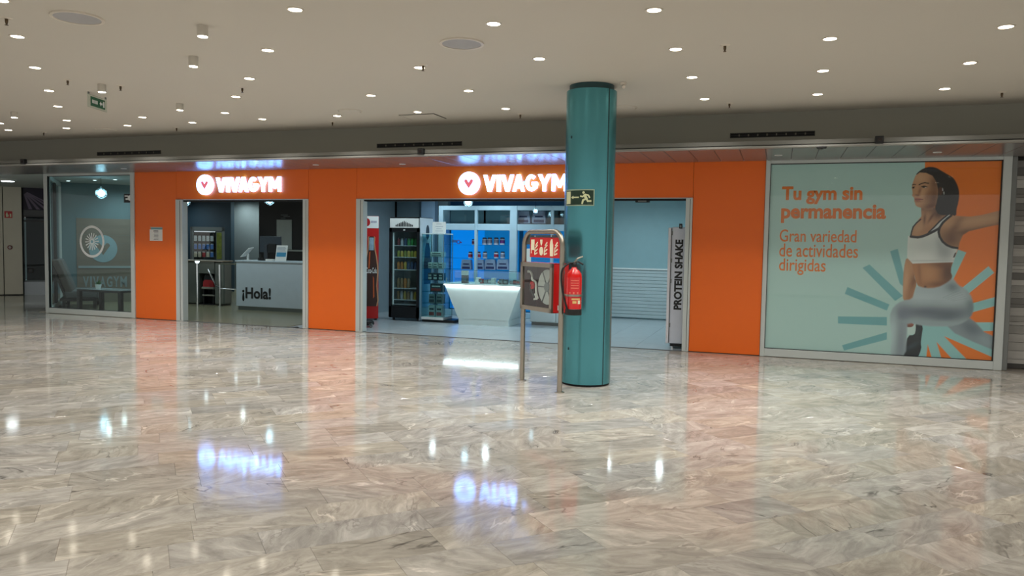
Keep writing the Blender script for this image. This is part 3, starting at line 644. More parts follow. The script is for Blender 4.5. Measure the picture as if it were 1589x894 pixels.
# ------------------------------------------------------------------ left glazed front and lounge
win1 = struct(MB().rbox(-13.545, -13.465, -.03, .06, 0, HT, .005, 1).build('window_1', alu))
MB().rbox(-11.40, -11.312, -.03, .06, 0, HT, .005, 1).build('frame_post', alu, win1)
MB().rbox(-13.465, -11.40, -.03, .06, .004, .105, .005, 1).build('frame_sill', alu, win1)
MB().rbox(-13.465, -11.40, -.03, .06, 2.665, HT, .005, 1).build('frame_head', alu, win1)
MB().box(-13.465, -11.40, .01, .02, .105, 2.665).build('pane', lounge_glass, win1)
g = MB(); g.box(-13.465, -13.455, -.012, .03, .105, 2.665); g.box(-11.41, -11.40, -.012, .03, .105, 2.665); g.box(-13.465, -11.4, -.012, .03, .105, .113); g.box(-13.465, -11.4, -.012, .03, 2.655, 2.665); g.build('gasket', black, win1)
# side glazing returning at 45 degrees
d1 = Vector((-1, 1, 0)).normalized(); n1 = Vector((-1, -1, 0)).normalized()
fs = frame((-13.5, .02, 0), d1, n1, (0, 0, 1)); LS = 2.62
win3 = struct(MB().box(.06, LS, -.03, .03, 0, .1, fs).build('window_3', alu))
MB().box(.06, LS, -.03, .03, 2.62, 2.70, fs).build('frame_head', alu, win3)
for q in (1.25, 1.4, LS-.05): MB().box(q, q+.05, -.03, .03, .1, 2.62, fs).build('frame_post', black if q < 2 else alu, win3)
MB().box(.06, 1.25, -.006, .006, .1, 2.62, fs).build('pane', win_glass, win3)
MB().box(1.45, LS-.05, -.006, .006, .1, 2.62, fs).build('pane', win_glass, win3)
MB().lathe(tuple(fs(1.5, .03, 1.42)), [(.03, -.06), (.03, .06)], 10).build('pull', black, win3)
# decal on the pane: ring and sunburst
c = atY(142.5, 375, .005); s = thing('window_decal', (c.x, .005, c.z-.4), 'white circle with sunburst decal on the left glass window', 'decal')
decal_m = mat('decal_white', rgb(244, 248, 248), .5); fr = FY(.006)
rx = .305; t = MB(); ring(t, c.x, c.z, rx-.045, rx, 0, .003, fr, 56); t.build('ring', decal_m, s)
for i in range(16):
    a = 2*math.pi*i/16+.05; t = MB(); e = lambda r, w: [(c.x+r*math.cos(a)-w*math.sin(a), c.z+r*math.sin(a)+w*math.cos(a)), (c.x+r*math.cos(a)+w*math.sin(a), c.z+r*math.sin(a)-w*math.cos(a))]
    q0 = e(.03, .006); q1 = e(.165, .011); t.prism([q0[0], q1[0], q1[1], q0[1]], 0, .003, fr); t.build('ray', decal_m, s)
a = atY(193.5, 306, .005); b = atY(206, 312, .005)
s = thing('window_sticker', (a.x, .005, b.z), 'small black sticker with camera symbol high on the left glass window', 'sticker')
MB().prism([(a.x-.02, a.z+.06), (b.x, a.z+.06), (b.x, b.z-.03), (a.x-.02, b.z-.03)], 0, .002, fr).build('backing', black, s)
t = MB(); t.prism(disc_poly(b.x-.07, (a.z+b.z)/2+.02, .05, .05, 20), -.001, 0, fr); t.box(a.x, a.x+.08, .004, .005, a.z+.01, a.z+.03); t.box(a.x+.02, a.x+.08, .004, .005, a.z-.05, a.z-.02); t.build('symbol', decal_m, s)

# lounge / gym shell
gfloor_m = mat('gym_floor_resin', rgb(136, 130, 106), .22, var=.06, scale=2)
sfloor_m = mat('shop_floor_tile', rgb(178, 186, 190), .2, var=.05, scale=2)
pg = MB(); pg.prism([(-13.5, .03), (-8.06, .03), (-8.06, 9.6), (-21, 9.6), (-21, 7.6)], -.1, .0, lambda a, b, c: Vector((a, b, c))); struct(pg.build('floor_gym', gfloor_m))
fsx = struct(MB().box(-8.0, -.9, .03, 5.0, -.1, -.006).build('floor_shop', mat('shop_grout', rgb(120, 124, 126), .7)))
xs = -8.0
tmesh = None
while xs < -.92:
    for j in range(9):
        y0 = .03+j*.6; y1 = min(y0+.6, 4.98)
        if y1-y0 < .05: continue
        MB().box(xs+.0015, min(xs+.6, -.9)-.0015, y0+.0015, y1-.0015, -.0059, 0).build('floor_tile', sfloor_m, fsx)
    xs += .6
ceil_in = mat('interior_ceiling', rgb(196, 204, 202), .8)
pc = MB(); pc.prism([(-24, -.0), (-.9, -.0), (-.9, 9.6), (-24, 9.6)], 2.722, 2.84, lambda a, b, c: Vector((a, b, c))); struct(pc.build('ceiling_interior', ceil_in))
navy = mat('navy_wall', rgb(58, 78, 92), .6); greywall = mat('pale_grey_wall', rgb(176, 184, 176), .55)
blackwall = mat('black_wall', rgb(16, 18, 20), .5)
# lounge feature wall at 45 degrees
d2 = Vector((1, 1, 0)).normalized(); n2 = Vector((1, -1, 0)).normalized()
fl = frame((-15.36, 1.88, 0), d2, n2, (0, 0, 1))
wl = struct(MB().box(-.0, 1.85, -.12, 0, 0, 2.72, fl).build('wall_lounge', mat('lounge_upper_wall', rgb(96, 122, 128), .6)))
wood = mat('lounge_wood', rgb(122, 112, 100), .5, var=.12, scale=3, stretch=(1, 1, 6))
for i in range(9):
    MB().box(.32, 1.85, 0, .015, .22+i*.19, .22+i*.19+.187, fl).build('plank', wood, wl)
MB().box(.0, 1.85, 0, .018, 0, .21, fl).build('skirting', mat('lounge_skirting', rgb(120, 116, 100), .6), wl)
MB().box(.35, 1.85, .015, .03, .79, .84, fl).build('rail', mat('lounge_rail', rgb(150, 164, 166), .5), wl)
ft = lambda a, b, c: fl(a, .016+c, b)
s = thing('wall_logo', tuple(fl(1.0, .02, 0.5)), 'pale heart disc and gym name on the lounge wall behind glass', 'wall sign')
lg = mat('wall_logo_paint', rgb(136, 164, 172), .6)
def onL(u, v):
    o_ = fl(0, .016, 0); d = ray(u, v); q_ = CAM+d*((o_-CAM).dot(n2)/d.dot(n2)); return (q_-o_).dot(d2), q_.z
cc = onL(160, 386); RL = abs(onL(182, 386)[0]-cc[0]); t = MB(); t.prism(disc_poly(cc[0], cc[1], RL, RL*1.08, 48), 0, .006, ft); t.build('disc', lg, s)
k_ = RL*.5; hp = [(-k_, k_*.5), (-k_*.8, k_*.85), (-k_*.5, k_*.9), (0, k_*.2), (k_*.5, k_*.9), (k_*.8, k_*.85), (k_, k_*.5), (0, -k_)]
t = MB(); t.prism([(cc[0]+a, cc[1]+b) for a, b in hp], .006, .010, ft); t.build('heart', wood, s)
za, zb = onL(165, 445.5)[1], onL(165, 429)[1]; x0_, x1_ = onL(129, 437)[0], onL(197, 437)[0]; ws = (.15, .05, .15, .15, .15, .15, .18); kk = (x1_-x0_)/(sum(ws)+.03*6); xx = x0_
for ch, w_ in zip('VIVAGYM', ws):
    t = MB(); text(t, ch, xx, za, w_*kk, zb-za, .006, 0, ft, .03); t.build('letter', mat('wall_letter', rgb(140, 154, 156), .6), s); xx += (w_+.03)*kk
# other interior walls
struct(MB().box(-20, -14.86, 7.0, 7.15, 0, 2.72).build('wall_navy', navy))
wg = struct(MB().box(-17.2, -13.9, 8.5, 8.65, 0, 2.72).build('wall_back', greywall))
MB().box(-17.2, -13.9, 8.485, 8.5, 0, .09).build('baseboard', black, wg)
struct(MB().box(-14.05, -8.0, 7.2, 7.35, 0, 2.72).build('wall_black', blackwall))
struct(MB().box(-14.05, -13.9, 7.35, 8.5, 0, 2.72).build('wall_return', greywall))
struct(MB().box(-21, -8, 9.5, 9.6, 0, 2.72).build('wall_rear', navy))
pw = MB(); pw.prism([(-7.70, .11), (-7.60, .11), (-8.0, .85), (-8.0, 5), (-8.12, 5), (-8.12, .85)], 0, 2.72, lambda a, b, c: Vector((a, b, c))); struct(pw.build('wall_partition', mat('partition_paint', rgb(150, 166, 174), .6)))
pl = atY(297, 340, 7.0); struct(MB().box(-16.75, -16.45, 6.7, 7.0, 0, 2.72).build('pilaster', mat('pilaster_paint', rgb(100, 118, 124), .6)))

# ------------------------------------------------------------------ pendant globes
bulb_m = mat('pendant_bulb', (1, 1, 1), .5, emit=(.55, .85, 1.0), estr=14)
def icos(c, r, sub=1, squash=1.0):
    bm = bmesh.new(); bmesh.ops.create_icosphere(bm, subdivisions=sub, radius=r); bm.verts.index_update()
    b = MB().add([(c[0]+v.co.x, c[1]+v.co.y, c[2]+v.co.z*squash) for v in bm.verts], [[v.index for v in f.verts] for f in bm.faces]); bm.free(); return b
shell_m = glass('crystal_shell', (.8, .95, 1), extra=.25)
def pendant(u, v, Y, r, lab):
    p = atY(u, v, Y); t = thing('pendant_lamp', (p.x, Y, p.z-r), lab, 'lamp', 'crystal globe pendants')
    MB().tube([(p.x, Y, p.z+r*.6), (p.x, Y, 2.722)], .004, 6).build('cord', black, t)
    MB().lathe((p.x, Y, p.z+r*.75), [(r*.3, 0), (r*.22, r*.3), (r*.1, r*.45)], 14).build('cap', chrome, t)
    icos(p, r*.62, 2).build('bulb', bulb_m, t)
    icos(p, r, 2).build('shell', shell_m, t)
    bm = bmesh.new(); bmesh.ops.create_icosphere(bm, subdivisions=1, radius=r*1.01); w = MB()
    for e in bm.edges: w.tube([p+e.verts[0].co, p+e.verts[1].co], .0035, 5, False)
    bm.free(); w.build('cage', chrome, t)
pendant(157, 300, 1.0, .115, 'glowing crystal globe pendant behind the left glass window')
pendant(287.5, 312.5, 1.0, .10, 'glowing crystal globe pendant at the left edge of the narrow doorway')
pendant(418, 310.5, 1.0, .10, 'glowing crystal globe pendant near the right side of the narrow doorway')
pendant(726.5, 313.5, 1.0, .085, 'glowing crystal globe pendant below the heart disc of the wide doorway')
pendant(831, 327, 2.6, .05, 'tiny LED spot of the white shelving frame, built as a pendant globe')  # an LED spot in the frame, drawn as one more globe

# small spots in the lounge ceiling
ls0 = None
for i, (u, v) in enumerate(((106, 281), (119, 290.5), (147, 280), (178.5, 279), (185.5, 291))):
    p = atZ(u, v, 2.715); lab_ = 'tiny bright spot in the lounge ceiling behind glass, %s from left' % nth(i)
    if ls0 is None:
        ls0 = thing('lounge_spot', (p.x, p.y, 2.722), lab_, 'downlight', 'lounge ceiling spots')
        t = MB(); ring(t, p.x, p.y, .04, .052, -.006, 0, lambda a, b, c: Vector((a, b, 2.722+c)), 20); t.build('trim_ring', white, ls0)
        MB().lathe((p.x, p.y, 2.718), [(.04, 0), (.04, .003)], 20).build('diffuser', mat('lounge_spot_glow', (1, 1, 1), .4, emit=(.8, .95, 1), estr=8), ls0)
    else: copy_tree(ls0, (p.x, p.y, 2.722), lab_)

# ------------------------------------------------------------------ lounge furniture
n_in = Vector((1, 1, 0)).normalized()
fc = frame((-13.5, .02, 0), d1, n_in, (0, 0, 1))
fab = mat('sofa_grey_fabric', rgb(96, 98, 98), .9, var=.1, scale=60); dframe = mat('sofa_dark_wood', rgb(38, 32, 30), .5, var=.2, scale=12)
s = thing('lounge_sofa', tuple(fc(1.4, .5, 0)), 'grey two seat lounge sofa on dark frame behind the left glass window', 'sofa')
A0, A1 = .72, 2.02
MB().rbox(A0, A1, .12, .82, .17, .23, .01, 1, fc).build('frame', dframe, s)
for (a, b) in ((A0+.04, .16), (A1-.1, .16), (A0+.04, .72), (A1-.1, .72)): MB().box(a, a+.06, b, b+.06, 0, .17, fc).build('leg', dframe, s)
for i in range(2):
    a0 = A0+.01+i*.65; a1 = a0+.63
    MB().rbox(a0, a1, .2, .82, .23, .38, .03, 3, fc).build('seat_cushion', fab, s, smooth=True)
    sl = lambda a, b, c: fc(a, b-(c-.34)*.36, c)
    MB().rbox(a0, a1, .22, .36, .34, 1.02, .035, 3, sl).build('back_cushion', fab if i else mat('sofa_warm_fabric', rgb(84, 78, 72), .9, var=.1, scale=60), s, smooth=True)
bk = MB(); sl2 = lambda a, b, c: fc(a, b-(c-.34)*.36, c)
bk.box(A0, A1, .17, .21, .2, .9, sl2); bk.build('back_frame', dframe, s)
TY = .42; ta_, tb_ = atY(119, 452, TY), atY(187, 452, TY); TH = tb_.z
tb = thing('coffee_table', ((ta_.x+tb_.x)/2, TY+.3, 0), 'low dark legged coffee table with pale top beside the lounge sofa', 'table')
tx0, tx1, ty0, ty1 = ta_.x, tb_.x, TY, TY+.6
MB().rbox(tx0, tx1, ty0, ty1, TH-.04, TH, .004, 1).build('frame_top', dframe, tb)
MB().box(tx0+.05, tx1-.05, ty0+.05, ty1-.05, TH, TH+.006).build('glass_top', mat('table_top_pale', rgb(160, 176, 182), .12), tb)
for (x, y, w_) in ((tx0, ty0, .07), (tx1-.07, ty0, .07), (tx0, ty1-.07, .07), (tx1-.07, ty1-.07, .07)): MB().box(x, x+w_, y, y+w_, 0, TH-.04).build('leg', dframe, tb)
pq = atY(152.5, 450, TY+.32); pp = (pq.x, TY+.32, TH+.006)
pt = thing('potted_plant', pp, 'small green plant in a white pot on the coffee table', 'plant')
MB().lathe(pp, [(.045, 0), (.06, .08), (.055, .085), (.05, .075)], 20).build('pot', white, pt, smooth=True)
MB().lathe((pp[0], pp[1], pp[2]+.068), [(.05, 0), (.05, .008)], 16).build('soil', mat('soil', rgb(50, 38, 28), .9), pt)
leaf = mat('plant_leaf', rgb(44, 110, 44), .5, var=.25, scale=20); R3 = random.Random(5)
for i in range(26):
    a = R3.uniform(0, 6.28); e_ = R3.uniform(.3, 1.3); L_ = R3.uniform(.07, .12); p0 = Vector((pp[0], pp[1], pp[2]+.075))
    dv = Vector((math.cos(a)*math.cos(e_), math.sin(a)*math.cos(e_), math.sin(e_))); sd = dv.cross(Vector((0, 0, 1))).normalized()*.018; up_ = dv.cross(sd).normalized()*.003
    t = MB(); t.add([p0, p0+dv*L_*.55+sd, p0+dv*L_, p0+dv*L_*.55-sd, p0+dv*L_*.55+up_*2], [(0, 1, 4), (1, 2, 4), (2, 3, 4), (3, 0, 4)]); t.build('leaf', leaf, pt)

# ------------------------------------------------------------------ gym: reception, turnstile, vending machine
ct = thing('reception_counter', (-9.8, 2.7, 0), 'white reception counter with black greeting lettering on its front', 'counter')
lam = mat('counter_white_laminate', rgb(190, 204, 214), .35)
MB().rbox(-10.96, -8.3, 2.37, 3.05, .08, 1.03, .006, 1).build('body', lam, ct)
MB().rbox(-10.975, -8.29, 2.35, 3.07, 1.03, 1.06, .005, 1).build('worktop', lam, ct)
MB().box(-10.93, -8.3, 2.40, 3.0, 0, .08).build('plinth', mat('counter_plinth', rgb(110, 122, 122), .5), ct)
a = atY(375.6, 467.2, 2.36); b = atY(420, 447.2, 2.36); t = MB(); text(t, '\u00a1Hola!', a.x, a.z, b.x-a.x, b.z-a.z, .003, 0, FY(2.365), .03); t.build('lettering', black, ct)
# monitor seen from behind
c = atY(420, 380, 2.65); s = thing('computer_monitor', (c.x, 2.65, 1.06), 'dark computer monitor seen from behind on the reception counter', 'monitor')
MB().rbox(c.x-.27, c.x+.27, 2.63, 2.665, 1.24, 1.58, .01, 2).build('screen_back', mat('monitor_back', rgb(44, 54, 64), .4), s)
MB().rbox(c.x-.05, c.x+.16, 2.605, 2.63, 1.22, 1.42, .01, 1).build('rear_cover', black, s)
MB().rbox(c.x-.14, c.x-.06, 2.60, 2.63, 1.07, 1.40, .008, 1).build('stand', mat('monitor_stand', rgb(52, 58, 66), .4), s)
MB().rbox(c.x-.2, c.x+.06, 2.5, 2.75, 1.06, 1.075, .005, 1).build('foot', black, s)
a = atY(426.6, 402.5, 2.45); b = atY(443.8, 381, 2.45)
s = thing('brochure_holder', (a.x, 2.45, 1.06), 'white and blue brochure holder in front of the monitor', 'brochure stand')
fb = lambda x, y, z_: Vector((x, y+(z_-1.06)*.2, z_))
MB().box(a.x, b.x, 2.45, 2.454, 1.06, b.z, fb).build('sheet', white, s)
pr_ = MB(); hgt = b.z-1.06; pr_.box(a.x+.02, b.x-.02, 2.448, 2.45, 1.06+hgt*.28, 1.06+hgt*.56, fb); pr_.build('blue_print', mat('brochure_blue', rgb(60, 140, 180), .5), s)
pr_ = MB()
for k_ in range(4): pr_.box(a.x+.02, b.x-.03-.02*(k_ % 2), 2.448, 2.45, 1.06+hgt*(.62+.08*k_), 1.06+hgt*(.65+.08*k_), fb)
pr_.build('printing', mat('brochure_ink', rgb(120, 130, 150), .5), s)
MB().box(a.x, b.x, 2.44, 2.56, 1.06, 1.066).build('base', clear, s)
MB().box(a.x-.2, a.x-.02, 2.40, 2.48, 1.06, 1.10).build('leaflets', white, s)
c = atY(381, 394, 2.5); s = thing('check_in_tablet', (c.x, 2.5, 1.06), 'tilted white check-in tablet on a stand at the counter end', 'tablet')
fx = frame((c.x, 2.55, 1.06+.17), Vector((.75, -.05, .62)).normalized(), Vector((-.1, .99, .1)).normalized(), Vector((-.62, -.1, .75)).normalized())
MB().rbox(-.15, .15, -.1, .1, -.01, .01, .006, 2, fx).build('tablet', white, s)
MB().box(-.13, .13, -.085, .085, .0095, .0115, fx).build('screen', mat('tablet_screen', rgb(40, 56, 64), .15), s)
MB().tube([(c.x+.02, 2.55, 1.06), (c.x+.02, 2.55, 1.2)], .025, 12).build('stem', white, s)
MB().lathe((c.x+.02, 2.55, 1.06), [(.08, 0), (.08, .008)], 20).build('foot', white, s)
c = atY(403.5, 398, 2.6); s = thing('card_reader', (c.x, 2.6, 1.06), 'small dark card reader left of the monitor', 'card reader')
MB().rbox(c.x-.035, c.x+.035, 2.57, 2.66, 1.06, 1.12, .008, 2).build('body', black, s); MB().rbox(c.x-.025, c.x+.02, 2.6, 2.62, 1.12, 1.20, .005, 1).build('head', black, s)
# turnstile
ts = thing('turnstile', (-12.5, 3.0, 0), 'dark steel entry turnstile cabinet with chrome posts and barrier rails', 'turnstile')
tsm = mat('turnstile_steel', rgb(112, 118, 112), .3, metal=.6, var=.06); smoked = glass('smoked_glass', (.35, .42, .42), extra=.05)
L0 = atY(285, 440, 3.1).x; L1 = atY(313, 440, 3.1).x; Rr = atY(353, 440, 3.1).x
MB().rbox(L0-.05, Rr, 2.95, 3.3, .99, 1.02, .008, 1).build('top_plate', steel, ts)
MB().rbox(L0-.05, L1, 3.0, 3.28, .02, .99, .03, 2).build('cabinet', tsm, ts)
MB().rbox(Rr-.28, Rr-.02, 3.0, 3.28, .02, .99, .03, 2).build('cabinet', tsm, ts)
MB().box(L1, Rr-.28, 3.0, 3.28, .72, .99).build('bridge', tsm, ts)
MB().box(L1, Rr-.28, 3.24, 3.28, .02, .72).build('rear_panel', blackwall, ts)
MB().box(L0-.03, Rr-.04, 3.02, 3.26, 0, .02).build('base', black, ts)
p = atZ(306.5, 475.5); MB().tube([(p.x, p.y, 0), (p.x, p.y, .99)], .022, 12).build('post', chrome, ts); MB().lathe((p.x, p.y, .96), [(.03, 0), (.05, .03), (.05, .05)], 14).build('reader_light', mat('reader_white', (1, 1, 1), .4, emit=(.8, .95, 1), estr=1.5), ts)
p2 = Vector((atY(341, 440, 2.85).x, 2.85, 0)); xe = -10.97
MB().tube([(p2.x, 2.85, 0), (p2.x, 2.85, .93), (p2.x+.03, 2.85, .96), (xe, 2.85, .96)], .02, 12).build('rail', chrome, ts)
MB().tube([(p2.x, 2.85, .40), (xe, 2.85, .40)], .016, 10).build('rail', chrome, ts)
MB().tube([(p2.x-.38, 2.93, .82), (p2.x-.12, 2.87, .46), (p2.x, 2.85, .42)], .018, 10).build('barrier_arm', chrome, ts)
MB().lathe((p2.x, 2.85, 0), [(.05, 0), (.05, .012)], 16).build('floor_flange', chrome, ts)
xa = L1+.06; xb = Rr-.32
s = thing('low_bench', ((xa+xb)/2, 2.9, 0), 'low pale bench seen under the turnstile bridge', 'bench')
MB().rbox(xa, xb, 3.02, 3.22, .36, .41, .006, 1).build('seat', mat('bench_top', rgb(130, 128, 116), .5), s)
MB().rbox(xa, xb, 3.04, 3.2, .2, .23, .005, 1).build('shelf', mat('bench_top', rgb(130, 128, 116), .5), s)
for x in (xa+.02, xb-.05): MB().box(x, x+.03, 3.05, 3.19, 0, .36).build('leg', black, s)
s = thing('sports_bag', ((xa+xb)/2, 3.1, .41), 'red and black sports bag on the low bench in the turnstile', 'bag')
t = MB(); xc = (xa+xb)/2; hw = (xb-xa)/2*.85
t.prism([(xc-hw, .41), (xc+hw, .41), (xc+hw*.95, .53), (xc+hw*.6, .57), (xc-hw*.6, .57), (xc-hw*.95, .53)], 0, .14, FY(3.04)); t.build('body', mat('bag_red', rgb(150, 22, 28), .7), s)
t = MB(); t.prism([(xc-hw*.93, .54), (xc+hw*.93, .54), (xc+hw*.7, .66), (xc+hw*.3, .71), (xc-hw*.3, .71), (xc-hw*.7, .66)], .0, .13, FY(3.045)); t.build('top_flap', mat('bag_black', rgb(20, 20, 24), .8), s)
MB().tube([(xc-hw*.4, 3.1, .70), (xc-hw*.2, 3.1, .715), (xc+hw*.2, 3.1, .715), (xc+hw*.4, 3.1, .70)], .01, 8).build('handle', black, s)
# vending machine
VW = .84; vl = atY(298, 400, 5.75); vl.z = 0; fV = frame(vl, d2, -n2, (0, 0, 1)); fVt = lambda a, b, c: fV(a, c, b)
s = thing('vending_machine', tuple(fV(VW/2, .4, 0)), 'grey snack vending machine with dark window against the navy wall', 'vending machine')
vg = mat('vending_grey', rgb(122, 128, 128), .4); vx0, vx1 = 0, VW
b_ = MB(); b_.box(0, .045, 0, .75, 0, 1.83, fV); b_.box(VW-.07, VW, 0, .75, 0, 1.83, fV); b_.box(0, VW, 0, .75, 1.72, 1.83, fV); b_.box(0, VW, 0, .75, 0, .5, fV); b_.box(0, VW, .65, .75, 0, 1.83, fV); b_.box(VW-.22, VW-.07, .02, .65, .5, 1.72, fV); b_.build('cabinet', vg, s)
MB().box(.045, VW-.22, .63, .65, .5, 1.72, fV).build('interior', blackwall, s)
for a in (.045, VW-.226): MB().box(a, a+.006, .03, .63, .5, 1.72, fV).build('interior', blackwall, s)
MB().box(.045, VW-.22, .01, .018, .5, 1.72, fV).build('window', clear, s)
MB().box(VW-.21, VW-.08, -.004, .02, .95, 1.68, fV).build('graphic_panel', mat('vending_graphic', rgb(120, 130, 50), .5, var=.8, scale=9), s)
MB().box(VW-.21, VW-.08, -.004, .02, .55, .92, fV).build('keypad_panel', black, s)
MB().box(.1, VW-.3, -.004, .005, .2, .4, fV).build('delivery_flap', black, s)
MB().box(.06, VW-.24, .04, .06, 1.69, 1.71, fV).build('lamp_strip', mat('vending_lamp', (1, 1, 1), .4, emit=(.8, .9, 1), estr=.6), s)
for zz in (.62, .80, 1.0, 1.22, 1.44): MB().box(.05, VW-.23, .1, .6, zz-.012, zz, fV).build('shelf', black, s)
R4 = random.Random(11)
sn_m = [mat('snack_%d' % i, rgb(*c_), .4, var=.3, scale=25) for i, c_ in enumerate(((220, 220, 225), (80, 130, 210), (225, 210, 190), (190, 50, 60), (90, 90, 120)))]
for zz, mi, rn in ((1.0, 2, 'lowest stocked'), (1.22, 1, 'middle'), (1.44, 0, 'top')):
    for i in range(5):
        a = .10+i*.105; m_ = sn_m[mi if R4.random() < .6 else R4.randint(0, 4)]
        o_ = thing('snack_packet', tuple(fV(a, .16, zz)), '%s snack packet from the left, %s shelf of the vending machine' % (nth(i), rn), 'snack', 'vending machine snacks, %s shelf' % rn)
        t = MB(); t.prism([(a-.035, zz), (a+.035, zz), (a+.04, zz+.02), (a+.036, zz+.13), (a-.036, zz+.13), (a-.04, zz+.02)], .14, .17, fVt); t.build('bag', m_, o_); MB().box(a-.036, a+.036, .148, .156, zz+.13, zz+.15, fV).build('seal', sn_m[0], o_)
# wall fittings in the gym
def wp(u, v, Y): q = atY(u, v, Y); return q
a, b = wp(388.5, 337, 8.5), wp(398.5, 328, 8.5)
s = thing('emergency_light', (a.x, 8.48, a.z), 'small emergency light with dark window high on the pale grey wall', 'emergency light')
MB().rbox(a.x, b.x, 8.44, 8.5, a.z, b.z+.02, .006, 1).build('housing', white, s); MB().box(a.x+.03, b.x-.02, 8.434, 8.44, a.z+.02, b.z-.03).build('lens', mat('emergency_lens', rgb(50, 70, 56), .3), s)
q = [wp(374, 359.2, 8.5), wp(404, 359.2, 8.5), wp(411, 342.5, 8.5), wp(374, 341, 8.5)]
s = thing('ventilation_recess', (q[0].x, 8.49, q[0].z), 'dark grey trapezoid duct opening on the pale grey wall', 'duct opening')
t = MB(); t.prism([(k_.x, k_.z) for k_ in q], 0, .02, FY(8.48)); t.build('shadow_board', mat('recess_grey', rgb(98, 104, 98), .7), s)
t = MB(); t.prism([(q[1].x, q[1].z), (wp(411, 359.2, 8.5).x, q[1].z), (q[2].x, q[2].z)], -.02, .02, FY(8.48)); t.build('wedge', greywall, s)
c = wp(385.7, 366.5, 8.5); s = thing('round_wall_notice', (c.x, 8.49, c.z), 'small round pale notice on the pale grey wall', 'notice')
t = MB(); t.prism(disc_poly(c.x, c.z, .075, .09, 24), 0, .006, FY(8.494)); t.build('plate', mat('notice_rim', rgb(150, 140, 138), .6), s)
t = MB(); t.prism(disc_poly(c.x, c.z+.03, .03, .02, 16), -.003, 0, FY(8.494)); t.prism(disc_poly(c.x, c.z-.04, .03, .02, 16), -.003, 0, FY(8.494)); t.build('print', white, s)
a, b = wp(430, 387, 7.2), wp(453.5, 341, 7.2)
s = thing('white_board', (a.x, 7.19, a.z), 'tall pale notice board on the black wall', 'board')
MB().rbox(a.x, b.x, 7.17, 7.2, a.z, b.z, .006, 1).build('panel', mat('board_pale', rgb(168, 174, 170), .5), s); MB().box(a.x+.02, b.x-.02, 7.166, 7.17, a.z+.02, b.z-.02).build('sheet', mat('board_sheet', rgb(178, 184, 180), .6), s)
t = MB()
for i, (ua, ub, vv) in enumerate(((436, 447, 333.8), (440, 450, 336), (436, 443, 338.6))):
    a1_, b1_ = wp(ua, vv, 7.2), wp(ub, vv, 7.2); t.box(a1_.x, b1_.x, 7.19, 7.198, a1_.z-.008, a1_.z+.008)
t.build('wall_lettering', mat('dim_letter', rgb(110, 114, 116), .6), s)
a, b = wp(444, 392.5, 7.0), wp(475, 392.5, 7.0)
s = thing('back_counter', (a.x+.6, 7.0, 0), 'dark back counter with pale top edge under the notice board', 'counter')
MB().box(a.x-.3, a.x+2, 6.75, 7.18, 0, 1.2).build('body', blackwall, s); MB().box(a.x-.3, a.x+2, 6.73, 7.18, 1.2, 1.24).build('top', mat('counter_edge', rgb(150, 156, 152), .4), s)

# ------------------------------------------------------------------ shop shell
pb = mat('shop_pale_blue_wall', rgb(148, 180, 186), .6); sg = mat('shop_grey_wall', rgb(124, 146, 156), .6)
struct(MB().box(-8.0, -6.75, 3.95, 4.1, 0, 2.72).build('wall_shop_left', sg))
struct(MB().box(-8.0, -.9, 4.98, 5.1, 0, 2.72).build('wall_shop_rear', sg))
MB_ = MB().box(-7.3, -6.98, 3.80, 3.95, 0, 2.72).build('shop_pilaster', mat('pilaster_pale', rgb(150, 182, 212), .6)); struct(MB_)
MB().box(-8.0, -7.96, 3.93, 3.95, 0, 2.72).build('corner_seam', black, MB_)
wb = struct(MB().box(-3.85, -.9, 4.62, 4.75, 0, 2.72).build('wall_shop_back', pb))
slat = mat('white_slat', rgb(190, 202, 204), .45)
for i in range(14):
    z0 = .02+i*.071; MB().rbox(-3.85, -.95, 4.58, 4.62, z0+.003, z0+.069, .008, 1).build('slat', slat, wb)
MB().rbox(-3.85, -.95, 4.56, 4.62, 1.015, 1.05, .006, 1).build('dado_rail', white, wb)
struct(MB().box(-1.0, -.9, .11, 4.62, 0, 2.72).build('wall_shop_right', pb))
struct(MB().box(-3.97, -3.85, 3.5, 4.75, 0, 2.72).build('wall_shop_return', pb))

# ------------------------------------------------------------------ white shelving frame with blue backlit bays
YF = 3.5
fx_ = lambda u: atY(u, 330, YF).x
fz_ = lambda v: atY(760, v, YF).z
sh = thing('shelving_frame', (-5.4, YF, 0), 'white glazed shelving frame with blue backlit bays behind the counter', 'shelving')
wf = mat('shelving_white', rgb(178, 206, 222), .4)
XL, XR = fx_(681), -3.99
ZT, ZTr, ZM1, ZM0 = fz_(319.4), fz_(326.4), fz_(347.6), fz_(357.6)
MB().rbox(XL, XR, YF, YF+.06, ZTr, ZT, .006, 1).build('top_rail', wf, sh)
MB().rbox(XL, XR, YF, YF+.06, ZM0, ZM1, .006, 1).build('middle_rail', wf, sh)
MB().rbox(XL, XR, YF, YF+.06, .0, .12, .006, 1).build('bottom_rail', wf, sh)
for (ua, ub) in ((681, 687.6), (736.8, 740.6), (791.6, 802.8), (855.2, 859), ):
    MB().rbox(fx_(ua), fx_(ub), YF-.012, YF+.07, 0, ZT, .006, 1).build('post', wf, sh)
blue_b = mat('blue_backlight', rgb(20, 70, 150), .5, emit=(.0, .24, .82), estr=.8); teal_b = mat('dim_bay_back', rgb(60, 96, 108), .6)
bays = [(687.6, 736.8), (740.6, 791.6), (802.8, 855.2), (859, 880)]
blue_dim = mat('blue_backlight_dim', rgb(24, 66, 120), .5, emit=(.0, .15, .42), estr=.8)
